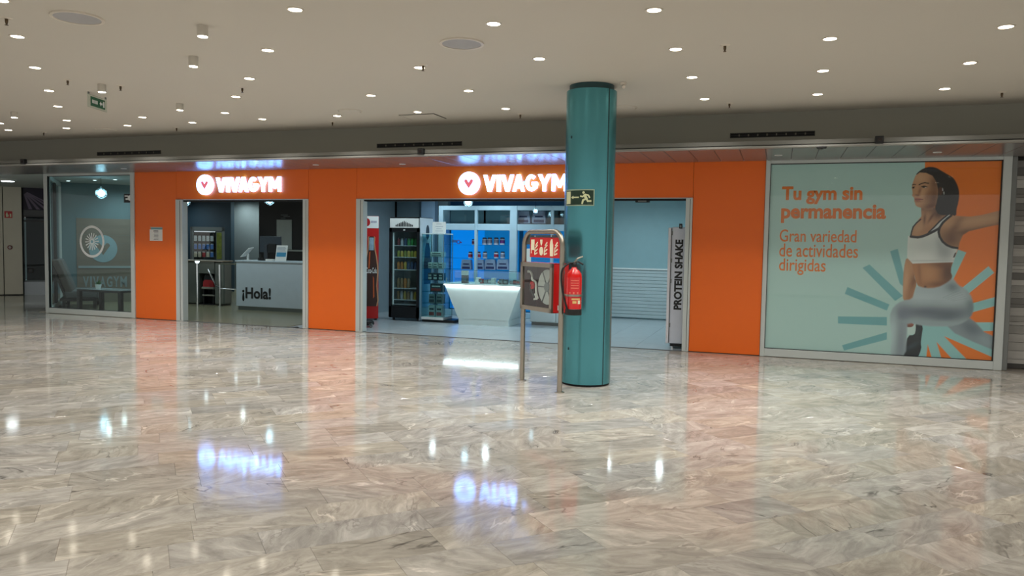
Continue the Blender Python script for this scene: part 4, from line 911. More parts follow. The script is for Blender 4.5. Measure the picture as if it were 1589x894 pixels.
for i, (ua, ub) in enumerate(bays):
    x0, x1 = fx_(ua), min(fx_(ub), XR)
    MB().box(x0-.05, x1+.05, YF+.5, YF+.52, ZM1-.05, ZT).build('transom_back', teal_b, sh)
    MB().box(x0-.03, x1+.03, YF+.5, YF+.52, .1, ZM0+.05).build('backlit_panel', blue_b if i == 0 else blue_dim, sh)
    MB().box(x0, x1, YF+.02, YF+.026, ZM1, ZTr).build('pane', clear, sh)
    MB().box(x0-.02, x1+.02, YF+.04, YF+.5, ZM1-.03, ZM1-.012).build('shelf', wf, sh)
    for vz in (379.7, 400.8, 418.3): z_ = fz_(vz)-.01; MB().box(x0, x1, YF+.08, YF+.48, z_-.01, z_).build('glass_shelf', shelf_glass, sh)
MB().box(XL, XL+.02, YF+.06, YF+.52, 0, ZT).build('side_panel', wf, sh)
# tubs and bags on the shelves
tub_w = mat('tub_white', rgb(190, 196, 214), .4); tub_l = [mat('tub_label_red', rgb(150, 40, 70), .5, var=.4, scale=30), mat('tub_label_violet', rgb(110, 50, 130), .5, var=.4, scale=30), mat('tub_label_grey', rgb(120, 126, 150), .5, var=.4, scale=30)]
lidm = mat('tub_lid', rgb(40, 40, 56), .4)
def tub(u, v, w_, h_, k_, lab, grp):
    q = atY(u, v, YF+.2); t = thing('supplement_tub', (q.x, YF+.2, q.z), lab, 'tub', grp); r = w_/2
    MB().lathe((q.x, YF+.2, q.z), [(r*.96, 0), (r, .008), (r, h_*.76), (r*.8, h_*.82)], 18).build('jar', tub_w, t, smooth=True)
    MB().lathe((q.x, YF+.2, q.z+h_*.2), [(r*1.01, 0), (r*1.01, h_*.42)], 18).build('label', tub_l[k_], t)
    MB().lathe((q.x, YF+.2, q.z+h_*.82), [(r*.84, 0), (r*.84, h_*.16), (r*.78, h_*.18)], 18).build('lid', lidm, t)
for i, u in enumerate((752, 760, 770, 779.5)): tub(u, 379.9, .105, .15, (2, 2, 2, 1)[i], ['white supplement tub, leftmost of four on the upper blue shelf', 'white supplement tub, second from left on the upper blue shelf', 'white supplement tub, third from left on the upper blue shelf', 'violet labelled supplement tub, rightmost on the upper blue shelf'][i], 'tubs on the upper shelf')
for i, u in enumerate((730, 742.5, 752.5, 770, 780)): tub(u, 401, .095, .14, (0, 0, 2, 0, 2)[i], ['red labelled tub, leftmost on the middle blue shelf', 'red labelled tub just right of the left mullion, middle shelf', 'pale tub beside the mullion on the middle blue shelf', 'red labelled tub left of the last on the middle shelf', 'pale tub, rightmost on the middle blue shelf'][i], 'tubs on the middle shelf')
tub(734, 379.9, .05, .12, 0, 'slim dark bottle tub beside the left mullion, upper shelf', 'tubs on the upper shelf')
bag_m = mat('supplement_bag', rgb(150, 162, 190), .45, var=.25, scale=14); bag_d = mat('supplement_bag_print', rgb(44, 54, 96), .5, var=.3, scale=20)
def sbag(u, v, w_, h_, lab, grp, Yb=YF+.2):
    q = atY(u, v, Yb); t = thing('supplement_bag', (q.x, Yb, q.z), lab, 'bag', grp)
    m_ = MB(); m_.prism([(q.x-w_/2, q.z), (q.x+w_/2, q.z), (q.x+w_*.53, q.z+h_*.2), (q.x+w_*.47, q.z+h_*.85), (q.x+w_*.42, q.z+h_), (q.x-w_*.42, q.z+h_), (q.x-w_*.47, q.z+h_*.85), (q.x-w_*.53, q.z+h_*.2)], -.05, .05, FY(Yb)); m_.build('pouch', bag_m, t)
    m_ = MB(); m_.box(q.x-w_*.4, q.x+w_*.4, Yb-.053, Yb-.05, q.z+h_*.08, q.z+h_*.3); m_.box(q.x-w_*.3, q.x+w_*.3, Yb-.053, Yb-.05, q.z+h_*.5, q.z+h_*.62); m_.build('print', bag_d, t)
for i, (u, w_) in enumerate(((724.5, .22), (745.5, .17), (761.5, .23), (781, .25))): sbag(u, 418.4, w_, .21, ['large supplement bag, leftmost on the lowest blue shelf', 'narrow supplement bag right of the left mullion, lowest shelf', 'large supplement bag in the middle of the lowest blue shelf', 'widest supplement bag at right end of the lowest shelf'][i], 'bags on the lowest shelf')
for i, u in enumerate((813, 837)): sbag(u, 347, .27, .25, ['large dark supplement bag behind the upper transom pane, left one', 'large dark supplement bag behind the upper transom pane, right one'][i], 'bags behind the transom')
a, b = atY(700, 378.5, YF+.47), atY(716, 372.5, YF+.47)
t = thing('shelf_logo', (a.x, YF+.48, a.z), 'small pale illegible logo lettering on the blue backlit panel', 'logo')
w_ = b.x-a.x; m_ = MB()
m_.box(a.x, a.x+w_*.5, YF+.485, YF+.497, a.z+.03, b.z); m_.build('letters', mat('logo_pale', rgb(150, 190, 240), .5), t)
m_ = MB(); ring(m_, a.x+w_*.68, (a.z+b.z)/2, .03, .045, -.012, 0, FY(YF+.497), 18); m_.box(a.x+w_*.82, a.x+w_, YF+.485, YF+.497, a.z+.02, a.z+.05); m_.build('mark', mat('logo_pink', rgb(190, 110, 180), .5), t)

# ------------------------------------------------------------------ tapered white counter with lit top edge and glass guard
wc = thing('shop_counter', (-5.1, 2.2, 0), 'white tapered shop counter with glowing top edge and glass guard', 'counter')
wcm = mat('solid_surface_white', rgb(214, 228, 226), .3)
YC = 1.88
t = MB(); t.prism([(-5.59, .11), (-4.6, .11), (-4.385, .72), (-5.87, .72)], 0, .7, lambda a, b, c: Vector((a, YC+c, b))); t.build('body', wcm, wc)
MB().box(-5.585, -4.605, YC+.005, YC+.69, 0, .11).build('plinth', wcm, wc)
MB().rbox(-5.88, -4.375, YC-.05, YC+.71, .735, .76, .004, 1).build('worktop', wcm, wc)
MB().box(-5.865, -4.39, YC-.046, YC-.008, .722, .735).build('led_strip', mat('counter_led', (1, 1, 1), .4, emit=(.8, .97, 1), estr=11), wc)
MB().box(-5.87, -4.385, YC+.01, YC+.018, .76, 1.0).build('glass_guard', shelf_glass, wc)
MB().box(-5.87, -4.385, YC+.008, YC+.02, 1.0, 1.006).build('guard_edge', mat('guard_edge_dark', rgb(40, 70, 78), .3), wc)
for x in (-5.85, -4.75): MB().tube([(x, YC+.03, .76), (x, YC+.03, .86)], .008, 8).build('guard_clip', chrome, wc)
MB().box(-5.84, -4.42, YC+.4, YC+.408, .76, .96).build('rear_glass', shelf_glass, wc)
R5 = random.Random(21)
prod_m = [mat('product_%d' % i, rgb(*c_), .45, var=.35, scale=22) for i, c_ in enumerate(((120, 132, 136), (176, 186, 188), (60, 66, 74), (150, 60, 60), (90, 110, 120), (196, 200, 196)))]
for i in range(11):
    x = -5.3+i*.082; h_ = R5.uniform(.06, .12); y = YC+.12+R5.uniform(0, .15)
    o_ = thing('snack_bar_box', (x, y, .76), 'small snack bar box behind the counter glass guard, %s from left' % nth(i), 'box', 'snack boxes on the shop counter')
    MB().rbox(x-.036, x+.036, y, y+.09, .76, .76+h_, .003, 1).build('carton', prod_m[R5.randint(0, 5)], o_); MB().box(x-.03, x+.03, y-.002, y, .76+h_*.3, .76+h_*.75).build('label', prod_m[R5.randint(0, 5)], o_)
q = atY(721, 441, YC+.12)
t = thing('display_box_stack', (q.x, YC+.14, .76), 'dark product display box with pale card on the counter', 'display box')
MB().rbox(q.x-.06, q.x+.06, YC+.1, YC+.18, .76, .91, .004, 1).build('box', prod_m[2], t); MB().rbox(q.x-.06, q.x+.06, YC+.09, YC+.17, .91, 1.0, .004, 1).build('card', prod_m[5], t); MB().box(q.x-.045, q.x+.045, YC+.096, YC+.1, .80, .86).build('label', prod_m[4], t)
q = atY(740, 436, YC+.12)
t = thing('price_stand', (q.x, YC+.1, .76), 'small tilted pale price stand on the counter', 'price stand')
fq = frame((q.x, YC+.14, .76), (1, 0, 0), Vector((0, .5, .86)), Vector((0, -.86, .5))); MB().box(-.05, .05, 0, .13, 0, .004, fq).build('card', prod_m[5], t); MB().box(-.05, .05, 0, .08, -.006, 0, frame((q.x, YC+.14, .764), (1, 0, 0), (0, 1, 0), (0, 0, 1))).build('foot', prod_m[5], t)

# low white cabinet right of the counter
lc = thing('low_white_cabinet', (-3.9, 2.6, 0), 'low white two door cabinet behind the fire hose stand', 'cabinet')
MB().box(-4.36, -3.36, 2.42, 2.85, .06, .88).build('body', wcm, lc); MB().box(-4.34, -3.38, 2.44, 2.85, 0, .06).build('plinth', grey_alu, lc); MB().rbox(-4.38, -3.34, 2.39, 2.87, .88, .91, .004, 1).build('top', wcm, lc)
for x in (-4.355, -3.855):
    d_ = MB().rbox(x, x+.49, 2.40, 2.42, .07, .87, .004, 1).build('door', mat('cabinet_door', rgb(196, 210, 214), .4), lc); MB().tube([(x+.42, 2.38, .62), (x+.42, 2.38, .78)], .006, 8).build('handle', chrome, d_)
q = atY(820, 400, 2.6); t = thing('payment_terminal', (q.x, 2.6, .91), 'slim pale payment screen on the low white cabinet', 'terminal')
MB().rbox(q.x-.05, q.x+.05, 2.58, 2.62, 1.0, 1.42, .008, 1).build('column', white, t); MB().rbox(q.x-.08, q.x+.08, 2.5, 2.7, .91, 1.0, .008, 1).build('base', white, t)

# ------------------------------------------------------------------ drinks coolers
ck = thing('red_drinks_cooler', (-7.46, 1.9, 0), 'tall red drinks cooler with cola bottle picture at the doorway edge', 'drinks cooler')
kx = Vector((.87, .49, 0)).normalized(); kn = Vector((.49, -.87, 0)).normalized(); kr = atY(587.6, 400, 1.83); kr.z = 0
KW = .46; fK = frame(kr-kx*KW, kx, -kn, (0, 0, 1)); fk = lambda a, b, c: fK(a, -.006+c, b)
MB().rbox(0, KW, 0, .42, .03, 1.99, .008, 1, fK).build('cabinet', mat('cola_red', rgb(190, 8, 12), .35), ck)
MB().box(.005, KW-.005, -.006, 0, 1.76, 1.985, fK).build('header_panel', white, ck)
def onK(u):
    d = ray(u, 400); t_ = (kr-CAM).dot(kn)/d.dot(kn); return (CAM+d*t_-kr).dot(kx)+KW
bxc = onK(576.5)
t = MB(); t.prism(disc_poly(onK(569.5), 1.87, .055, .075, 28), -.003, 0, fk); t.build('round_logo', mat('cola_logo_red', rgb(170, 10, 20), .4), ck)
for k_ in range(5): MB().prism([(onK(575.5)+.022*k_, 1.86), (onK(575.5)+.022*k_+.012, 1.86), (onK(575.5)+.022*k_+.015, 1.9), (onK(575.5)+.022*k_+.003, 1.9)], -.003, 0, fk).build('header_lettering', mat('header_ink', rgb(110, 100, 140), .5), ck)
prof = [(.035, 1.60), (.045, 1.585), (.045, 1.53), (.04, 1.50), (.05, 1.36), (.075, 1.22), (.095, 1.05), (.10, .92), (.092, .78), (.085, .66), (.098, .5), (.105, .38), (.085, .27)]
t = MB(); t.prism([(bxc+r*1.22+.012, z_) for r, z_ in prof]+[(bxc-r*1.22-.012, z_) for r, z_ in reversed(prof)], -.002, 0, fk); t.build('bottle_halo', mat('bottle_outline', rgb(206, 150, 110), .5), ck)
t = MB(); t.prism([(bxc+r*1.1, z_) for r, z_ in prof]+[(bxc-r*1.1, z_) for r, z_ in reversed(prof)], -.004, -.002, fk); t.build('bottle_picture', mat('cola_brown', rgb(52, 16, 10), .3, var=.4, scale=5), ck)
for hl in ([(bxc-.045, 1.3), (bxc-.02, 1.32), (bxc-.035, 1.0), (bxc-.06, .98)], [(bxc+.03, .85), (bxc+.05, .8), (bxc+.06, .45), (bxc+.035, .42)]):
    t = MB(); t.prism(hl, -.005, -.004, fk); t.build('bottle_highlight', mat('cola_amber', rgb(200, 92, 40), .4), ck)
t = MB(); t.prism([(bxc-.04, 1.58), (bxc+.04, 1.58), (bxc+.042, 1.34), (bxc-.045, 1.34)], -.0045, -.004, fk); t.build('bottle_ice', mat('bottle_ice', rgb(140, 170, 190), .4, var=.5, scale=20), ck)
t = MB(); text(t, 'Coca-Cola', bxc-.10, .90, .20, .11, -.004, -.006, fk, .015); t.build('bottle_lettering', white, ck)
for a in (.05, KW-.05): MB().lathe(tuple(fK(a, .06, 0)), [(.025, 0), (.025, .03)], 12).build('foot', black, ck)
q = atZ(569.5, 508.5); t = thing('floor_cleaner', (q.x, q.y+.1, 0), 'small black wheeled object on the floor at the wide doorway edge', 'cleaner')
MB().lathe((q.x-.06, q.y+.12, .03), [(.10, 0), (.12, .02), (.11, .07), (.06, .1)], 20).build('body', black, t, smooth=True)
fw = frame((q.x+.06, q.y+.02, .035), (1, 0, 0), (0, 0, 1), (0, 1, 0)); m_ = MB(); ring(m_, 0, 0, .02, .035, 0, .02, fw, 20); m_.build('wheel', grey_alu, t); MB().tube([(q.x-.02, q.y+.1, .05), (q.x+.06, q.y+.04, .07), (q.x+.06, q.y+.03, .035)], .008, 8).build('wheel_fork', black, t)

fx0, fx1, fy, fd = -7.08, -6.44, 1.96, .6
fk_ = thing('drinks_fridge', (-6.76, 2.2, 0), 'black glass door drinks fridge with white header next to red cooler', 'fridge')
fb_ = MB(); fb_.box(fx0, fx0+.04, fy+.03, fy+fd, .05, 1.98); fb_.box(fx1-.04, fx1-.004, fy+.03, fy+fd, .05, 1.98); fb_.box(fx0, fx1-.004, fy+.03, fy+fd, 1.72, 1.98); fb_.box(fx0, fx1-.004, fy+.03, fy+fd, .05, .26); fb_.box(fx0, fx1-.004, fy+fd-.04, fy+fd, .05, 1.98); fb_.build('cabinet', black, fk_)
MB().box(fx0+.04, fx1-.04, fy+fd-.05, fy+fd-.042, .26, 1.72).build('liner', mat('fridge_liner', rgb(150, 162, 160), .5), fk_)
for x in (fx0+.04, fx1-.046): MB().box(x, x+.006, fy+.06, fy+fd-.05, .26, 1.72).build('liner', mat('fridge_liner', rgb(150, 162, 160), .5), fk_)
hd = MB().rbox(fx0+.015, fx1-.02, fy-.005, fy+.03, 1.775, 1.955, .004, 1).build('header_panel', white, fk_)
m_ = MB(); hx = (fx0+fx1)/2
for i in range(11):
    hh = .035+.075*max(0, 1-abs(i-5)/5.2); m_.prism([(hx-.17+i*.034-.012, 1.80), (hx-.17+i*.034+.012, 1.80), (hx-.17+i*.034+.012, 1.80+hh*.7), (hx-.17+i*.034+.005, 1.80+hh), (hx-.17+i*.034-.005, 1.80+hh), (hx-.17+i*.034-.012, 1.80+hh*.7)], -.003, 0, FY(fy-.005))
m_.build('header_skyline', mat('header_black', rgb(24, 26, 30), .5), hd)
dr = MB(); dr.box(fx0, fx0+.055, fy, fy+.03, .06, 1.77); dr.box(fx1-.055, fx1, fy, fy+.03, .06, 1.77); dr.box(fx0, fx1, fy, fy+.03, 1.70, 1.77); dr.box(fx0, fx1, fy, fy+.03, .06, .27)
dr = dr.build('door', black, fk_); MB().box(fx0+.055, fx1-.055, fy+.01, fy+.016, .27, 1.70).build('glass', glass('fridge_glass', (.8, .88, .9)), dr); MB().rbox(fx0+.012, fx0+.035, fy-.03, fy, .9, 1.2, .005, 1).build('handle', black, dr)
MB().box(hx-.02, hx+.02, fy-.003, fy, 1.725, 1.745).build('badge', white, dr)
MB().box(fx0+.055, fx0+.075, fy+.05, fy+.07, .3, 1.68).build('lamp_strip', mat('fridge_lamp', (1, 1, 1), .4, emit=(.75, .95, .9), estr=.12), fk_)
for x in (fx0+.06, fx1-.06): MB().lathe((x, fy+.1, 0), [(.022, 0), (.022, .05)], 12).build('foot', black, fk_)
can_c = [(60, 140, 70), (46, 110, 60), (150, 150, 60), (200, 170, 70), (200, 130, 60), (60, 80, 110), (150, 120, 80), (190, 190, 190), (120, 50, 50)]
can_m = [mat('can_%d' % i, rgb(*c_), .3, var=.25, scale=30) for i, c_ in enumerate(can_c)]
shz = [1.44, 1.22, .98, .62, .40]
rows = [(.14, [8, 7, 5, 0, 0, 1], 'tall drink bottle on the top fridge shelf'), (.12, [2, 3, 2, 3, 2, 3], 'yellow green drink can on the second fridge shelf'), (.15, [4, 4, 3, 5, 5, 5], 'drink carton on the third fridge shelf'), (.19, [6, 6, 4, 6], 'amber drink bottle on the fourth fridge shelf'), (.16, [6, 7, 3, 6, 7, 3], 'pale drink bottle on the lowest stocked fridge shelf')]
for z_, (h_, cs, lab) in zip(shz, rows):
    MB().box(fx0+.05, fx1-.05, fy+.06, fy+fd-.06, z_-.012, z_).build('shelf', white, fk_)
    for i, ci in enumerate(cs):
        x = fx0+.14+i*.072; o_ = thing('drink_can', (x, fy+.13, z_), lab+', %s from left' % nth(i), 'drink', lab.split(' on ')[1]+' drinks'); r = .03
        MB().lathe((x, fy+.13, z_), [(r*.85, 0), (r, .008), (r, h_*.8), (r*.7, h_*.93), (r*.62, h_)], 14).build('can_body', can_m[ci], o_, smooth=True)
        MB().lathe((x, fy+.13, z_+h_), [(r*.6, 0), (r*.55, .006)], 12).build('can_lid', chrome, o_)
MB().box(fx0+.05, fx1-.05, fy+.06, fy+fd-.06, .30, .312).build('shelf', white, fk_)
# white graphic sheet on the fridge side
gs = MB().box(fx1-.004, fx1, fy+.02, fy+fd, .02, 1.97).build('side_graphic', mat('side_white', rgb(206, 214, 222), .4), fk_)
fsd = lambda a, b, c: Vector((fx1+c, fy+a, b))
m_ = MB(); m_.prism([(.22, .7), (.5, .7), (.53, 1.1), (.47, 1.38), (.42, 1.5), (.3, 1.5), (.25, 1.35), (.2, 1.1)], 0, .002, fsd); m_.prism(disc_poly(.36, 1.7, .075, .14, 24), 0, .002, fsd); m_.build('side_silhouette', mat('side_dark_print', rgb(46, 56, 66), .5), fk_)

# glass display cabinet
dx0, dx1, dy0, dy1, dh = -6.385, -5.93, 1.95, 2.38, 1.66
dc = thing('glass_display_cabinet', (-6.16, 2.16, 0), 'glass display cabinet of supplement boxes beside the drinks fridge', 'display cabinet')
MB().box(dx0, dx1+.2, dy0+.05, dy1, 0, .05).build('base', black, dc)
MB().rbox(dx0, dx1, dy0, dy1, .05, .10, .004, 1).build('bottom_board', white, dc)
MB().rbox(dx0, dx1, dy0, dy1, dh, dh+.018, .003, 1).build('top_board', mat('cabinet_top', rgb(196, 212, 216), .4), dc)
MB().box(dx0, dx1, dy0, dy0+.005, .10, dh).build('front_glass', shelf_glass, dc); MB().box(dx1-.005, dx1, dy0+.005, dy1, .10, dh).build('side_glass', shelf_glass, dc); MB().box(dx0, dx0+.005, dy0+.005, dy1, .10, dh).build('side_glass', shelf_glass, dc)
for x in (dx0, dx1-.012):
    for y in (dy0, dy1-.012): MB().box(x, x+.012, y, y+.012, .1, dh).build('corner_post', mat('cabinet_post', rgb(150, 166, 172), .3, metal=.5), dc)
dsz = [.10, .36, .58, .80, 1.02, 1.24]
for z_ in dsz[1:]: MB().box(dx0+.006, dx1-.006, dy0+.01, dy1-.01, z_-.008, z_).build('shelf', shelf_glass, dc)
R6 = random.Random(31)
dl = ['box on the bottom shelf of the glass cabinet', 'box on the second shelf of the glass cabinet', 'box on the third shelf of the glass cabinet', 'box on the fourth shelf of the glass cabinet', 'box on the fifth shelf of the glass cabinet', 'box on the top shelf of the glass cabinet']
for k_, z_ in enumerate(dsz):
    n_ = (2, 2, 1, 3, 3, 1)[k_]; hh = (.22, .17, .15, .13, .11, .09)[k_]
    for i in range(n_):
        w_ = (dx1-dx0-.12)/n_*.8; xc = dx1-.04-w_/2-i*(w_+.02); w2 = w_*.92
        o_ = thing('supplement_box', (xc, dy0+.14, z_), 'grey printed supplement '+dl[k_]+('' if n_ == 1 else ', %s from right' % nth(i)), 'box', 'boxes on '+dl[k_].split('the ', 1)[1])
        MB().rbox(xc-w2/2, xc+w2/2, dy0+.05, dy0+.2, z_, z_+hh, .004, 1).build('carton', prod_m[(1, 0, 2, 2, 5, 5)[k_]], o_)
        MB().box(xc-w2*.4, xc+w2*.4, dy0+.047, dy0+.05, z_+hh*.12, z_+hh*.42).build('label', prod_m[(3, 2, 3, 1, 0, 0)[k_]], o_); MB().box(xc-w2*.35, xc+w2*.35, dy0+.047, dy0+.05, z_+hh*.6, z_+hh*.75).build('label', prod_m[2 if k_ not in (2, 3) else 5], o_)
a, b = atY(671, 362.5, 2.1), atY(692, 344.5, 2.1)
t = thing('info_sheet', (a.x, 2.1, dh+.018), 'white printed information sheet standing on the glass display cabinet', 'notice')
MB().box(a.x, b.x, 2.1, 2.104, dh+.018, b.z).build('sheet', white, t); m_ = MB(); hh = b.z-dh-.018
for i in range(4): m_.box(a.x+.06+.02*(i % 2), b.x-.06-.03*(i % 2), 2.098, 2.1, dh+.018+hh*(.2+.2*i), dh+.018+hh*(.23+.2*i))
m_.build('printing', mat('sheet_ink', rgb(130, 140, 160), .6), t); MB().box(a.x+.02, b.x-.02, 2.08, 2.13, dh+.018, dh+.026).build('foot', clear, t)

# protein machine by the right jamb
pmx = thing('shake_machine', (-1.3, .5, 0), 'pale grey shake vending machine with vertical black lettering behind right jamb', 'vending machine')
MB().rbox(-1.50, -1.02, .2, .85, .08, 1.79, .006, 1).build('cabinet', mat('machine_pale', rgb(212, 218, 230), .4), pmx)
MB().rbox(-1.545, -1.505, .17, .85, .08, 1.78, .005, 1).build('door', mat('machine_door', rgb(224, 224, 230), .4), pmx)
MB().box(-1.505, -1.50, .19, .84, .09, 1.77).build('door_gap', black, pmx)
for z_ in (1.70, 1.3, 1.0, .35): MB().box(-1.51, -1.485, .185, .2, z_-.03, z_+.03).build('hinge', grey_alu, pmx)
ftx = lambda a, b, c: Vector((-1.30-b, .197-c, a))
m_ = MB(); text(m_, 'PROTEIN SHAKE', .58, -.045, 1.03, .115, .003, 0, lambda a, b, c: Vector((-1.375-b, .197+c, a)), .045); m_.build('lettering', black, pmx)
MB().box(-1.49, -1.03, .25, .8, .03, .08).build('base', black, pmx)
for x in (-1.46, -1.1): MB().lathe((x, .28, 0), [(.025, 0), (.025, .03)], 12).build('foot', chrome, pmx)
q = atY(1057.5, 351, .12); t = thing('jamb_sensor', (q.x, .11, q.z-.03), 'small black box fixed beside the right jamb above the shake machine', 'sensor')
MB().rbox(q.x-.03, q.x+.012, .08, .16, q.z-.035, q.z+.035, .004, 1).build('housing', black, t); MB().box(q.x-.02, q.x+.004, .077, .08, q.z-.02, q.z+.01).build('lens', grey_alu, t)
a, b = atY(986.7, 314.5, .06), atY(1008.5, 309, .06)
t = thing('door_sensor', (a.x, .06, a.z), 'flat black sensor bar under the header of the wide doorway', 'sensor')
MB().rbox(a.x, b.x, .0, .09, a.z, HD-.035, .006, 1).build('housing', black, t); MB().box(a.x+.04, b.x-.04, -.003, .0, a.z+.01, a.z+.025).build('lens', grey_alu, t)

# ------------------------------------------------------------------ teal column
CX, CY, CR = -1.955, -3.10, .268
cl = thing('round_column', (CX, CY, 0), 'teal painted round metal column standing before the wide doorway', 'column')
MB().lathe((CX, CY, .022), [(CR, 0), (CR, 3.115)], 72).build('shaft', teal, cl, smooth=True)
MB().lathe((CX, CY, 0), [(CR-.012, 0), (CR-.012, .022)], 64).build('base_ring', dark, cl, smooth=True)
MB().lathe((CX, CY, 3.137), [(CR-.03, 0), (CR-.03, .063)], 64).build('neck_ring', mat('teal_dark', rgb(28, 66, 70), .4), cl, smooth=True)
ang0 = math.atan2(CAM.y-CY, CAM.x-CX)
def CYLF(r): return lambda a, b, c: Vector((CX+(r-c)*math.cos(ang0+a/r), CY+(r-c)*math.sin(ang0+a/r), b))
fcy = CYLF(CR)
m_ = MB(); m_.prism([(CR*.725, .022), (CR*.765, .022), (CR*.765, 3.137), (CR*.725, 3.137)], -.001, .01, fcy); m_.build('seam', dark, cl)
def cyl_hit(u, v):
    d = ray(u, v); o_ = CAM; A_ = d.x**2+d.y**2; B_ = 2*((o_.x-CX)*d.x+(o_.y-CY)*d.y); C_ = (o_.x-CX)**2+(o_.y-CY)**2-CR**2
    t_ = (-B_-math.sqrt(max(0, B_*B_-4*A_*C_)))/(2*A_); q_ = o_+d*t_; a_ = math.atan2(q_.y-CY, q_.x-CX)-ang0
    return ((a_+math.pi) % (2*math.pi)-math.pi)*CR, q_.z
for (u, v) in ((887, 213), (882, 541)):
    a_, z_ = cyl_hit(u, v); m_ = MB(); m_.prism(disc_poly(a_, z_, .012, .016, 10), -.001, 0, fcy); m_.build('paint_chip', mat('chip_dark', rgb(30, 60, 64), .7), cl)
# escape route sign on the column
a0_, z1_ = cyl_hit(879.5, 295); a1_, z0_ = cyl_hit(922, 319.5)
es = thing('escape_route_sign', tuple(fcy((a0_+a1_)/2, z0_, 0)), 'green escape route sign with running figure on the teal column', 'exit sign')
def patch(x0, x1, zz0, zz1, c0, c1, n=14):
    m_ = MB()
    for i in range(n):
        p0_, p1_ = x0+(x1-x0)*i/n, x0+(x1-x0)*(i+1)/n; m_.prism([(p0_, zz0), (p1_, zz0), (p1_, zz1), (p0_, zz1)], c0, c1, fcy)
    return m_
EW, EH = a1_-a0_, z1_-z0_; glow = mat('sign_pale_yellow', rgb(206, 212, 168), .5)
patch(a0_, a1_, z0_, z1_, -.003, 0).build('plate', mat('sign_border', rgb(150, 168, 144), .5), es)
patch(a0_+EW*.03, a1_-EW*.03, z0_+EH*.06, z1_-EH*.06, -.004, -.003).build('green_field', mat('sign_dark_green', rgb(6, 44, 28), .5), es)
ep = lambda x, y: (a0_+EW*x, z0_+EH*y)
patch(a0_+EW*.05, a0_+EW*.24, z0_+EH*.12, z0_+EH*.88, -.0052, -.004, 4).build('door_symbol', glow, es)
m_ = patch(a0_+EW*.33, a0_+EW*.54, z0_+EH*.475, z0_+EH*.555, -.0055, -.004, 5); m_.prism([ep(.27, .515), ep(.35, .62), ep(.35, .41)], -.0062, -.004, fcy); m_.build('arrow', glow, es)
m_ = MB(); m_.prism([(a_, z_) for a_, z_ in disc_poly(ep(.68, .8)[0], ep(.68, .8)[1], EH*.075, EH*.08, 18)], -.0052, -.004, fcy)
w_ = EH*.1
for pts, ww in (([(.71, .66), (.77, .42)], .16), ([(.71, .64), (.66, .55), (.59, .58)], .09), ([(.74, .68), (.82, .64), (.86, .5)], .09), ([(.76, .42), (.67, .34), (.645, .13)], .11), ([(.77, .42), (.81, .28), (.90, .29)], .11)):
    m_.stroke([ep(*k_) for k_ in pts], EH*ww, -.0052, -.004, fcy)
m_.build('running_figure', glow, es)
patch(a0_+EW*.80, a0_+EW*.93, z0_+EH*.095, z0_+EH*.125, -.0046, -.004, 3).build('small_print', mat('sign_small_print', rgb(96, 110, 84), .5), es)

# ------------------------------------------------------------------ fire point stand
SA = Vector((-2.642, -3.227, 0)); SB = Vector((-2.07, -3.741, 0)); sd_ = (SB-SA).normalized(); sn_ = Vector((sd_.y, -sd_.x, 0))
if sn_.y > 0: sn_ = -sn_
SLn = (SB-SA).length; fS = frame(SA, sd_, sn_, (0, 0, 1)); ms = (SA+SB)/2
stn = thing('fire_point_stand', tuple(ms), 'arched stainless steel tube stand of the fire point before the column', 'stand')
HS_, RC = 1.635, .15; path = [fS(0, 0, 0), fS(0, 0, HS_-RC)]
for i in range(1, 9): a = math.pi/2*i/8; path.append(fS(RC-RC*math.cos(a), 0, HS_-RC+RC*math.sin(a)))
for i in range(0, 9): a = math.pi/2*i/8; path.append(fS(SLn-RC+RC*math.sin(a), 0, HS_-RC+RC*math.cos(a)))
path.append(fS(SLn, 0, 0))
MB().tube(path, .026, 18).build('tube_frame', steel, stn, smooth=True)
for q in (SA, SB):
    MB().lathe((q.x, q.y, 0), [(.05, 0), (.05, .006), (.03, .012)], 24).build('floor_flange', steel, stn)
MB().box(.03, SLn-.03, -.012, -.006, 1.5, 1.6, fS).build('back_plate', mat('stand_plate_grey', rgb(88, 96, 100), .4, metal=.5), stn)
for q in (.22, .55): MB().lathe(tuple(fS(q, -.004, 1.59)), [(.006, -.006), (.006, .006)], 8).build('screw', chrome, stn)
# red pictogram sign
fsg = thing('fire_equipment_sign', tuple(fS(.4, 0, 1.36)), 'red fire equipment sign with white pictograms on the tube stand', 'safety sign')
x0, x1, zz0, zz1 = .13, .72, 1.365, 1.575
MB().box(x0, x1, -.004, .004, zz0, zz1, fS).build('red_plate', red, fsg)
fp = lambda a, b, c: fS(a, .004+c, b); whm = mat('picto_cream', rgb(236, 230, 200), .5); sw, shh = x1-x0, zz1-zz0
pt_ = lambda x, y: (x0+sw*x, zz0+shh*y)
m_ = MB(); m_.prism([pt_(.04, .36), pt_(.16, .36), pt_(.16, .90), pt_(.04, .90)], 0, .002, fp); m_.prism([pt_(.04, .2), pt_(.06, .2), pt_(.06, .4), pt_(.04, .4)], 0, .002, fp); m_.build('hose_pictogram', whm, fsg)
m_ = MB(); m_.prism([pt_(.36, .9), pt_(.44, .9), pt_(.43, .7), pt_(.41, .6), pt_(.39, .6), pt_(.37, .7)], 0, .002, fp); m_.prism(disc_poly(*pt_(.40, .32), sw*.065, shh*.22, 20), 0, .002, fp); m_.build('alarm_pictogram', whm, fsg)
m_ = MB(); m_.prism([pt_(.70, .08), pt_(.80, .08), pt_(.80, .62), pt_(.78, .74), pt_(.77, .92), pt_(.73, .92), pt_(.70, .8), pt_(.69, .62)], 0, .002, fp); m_.build('extinguisher_pictogram', whm, fsg)
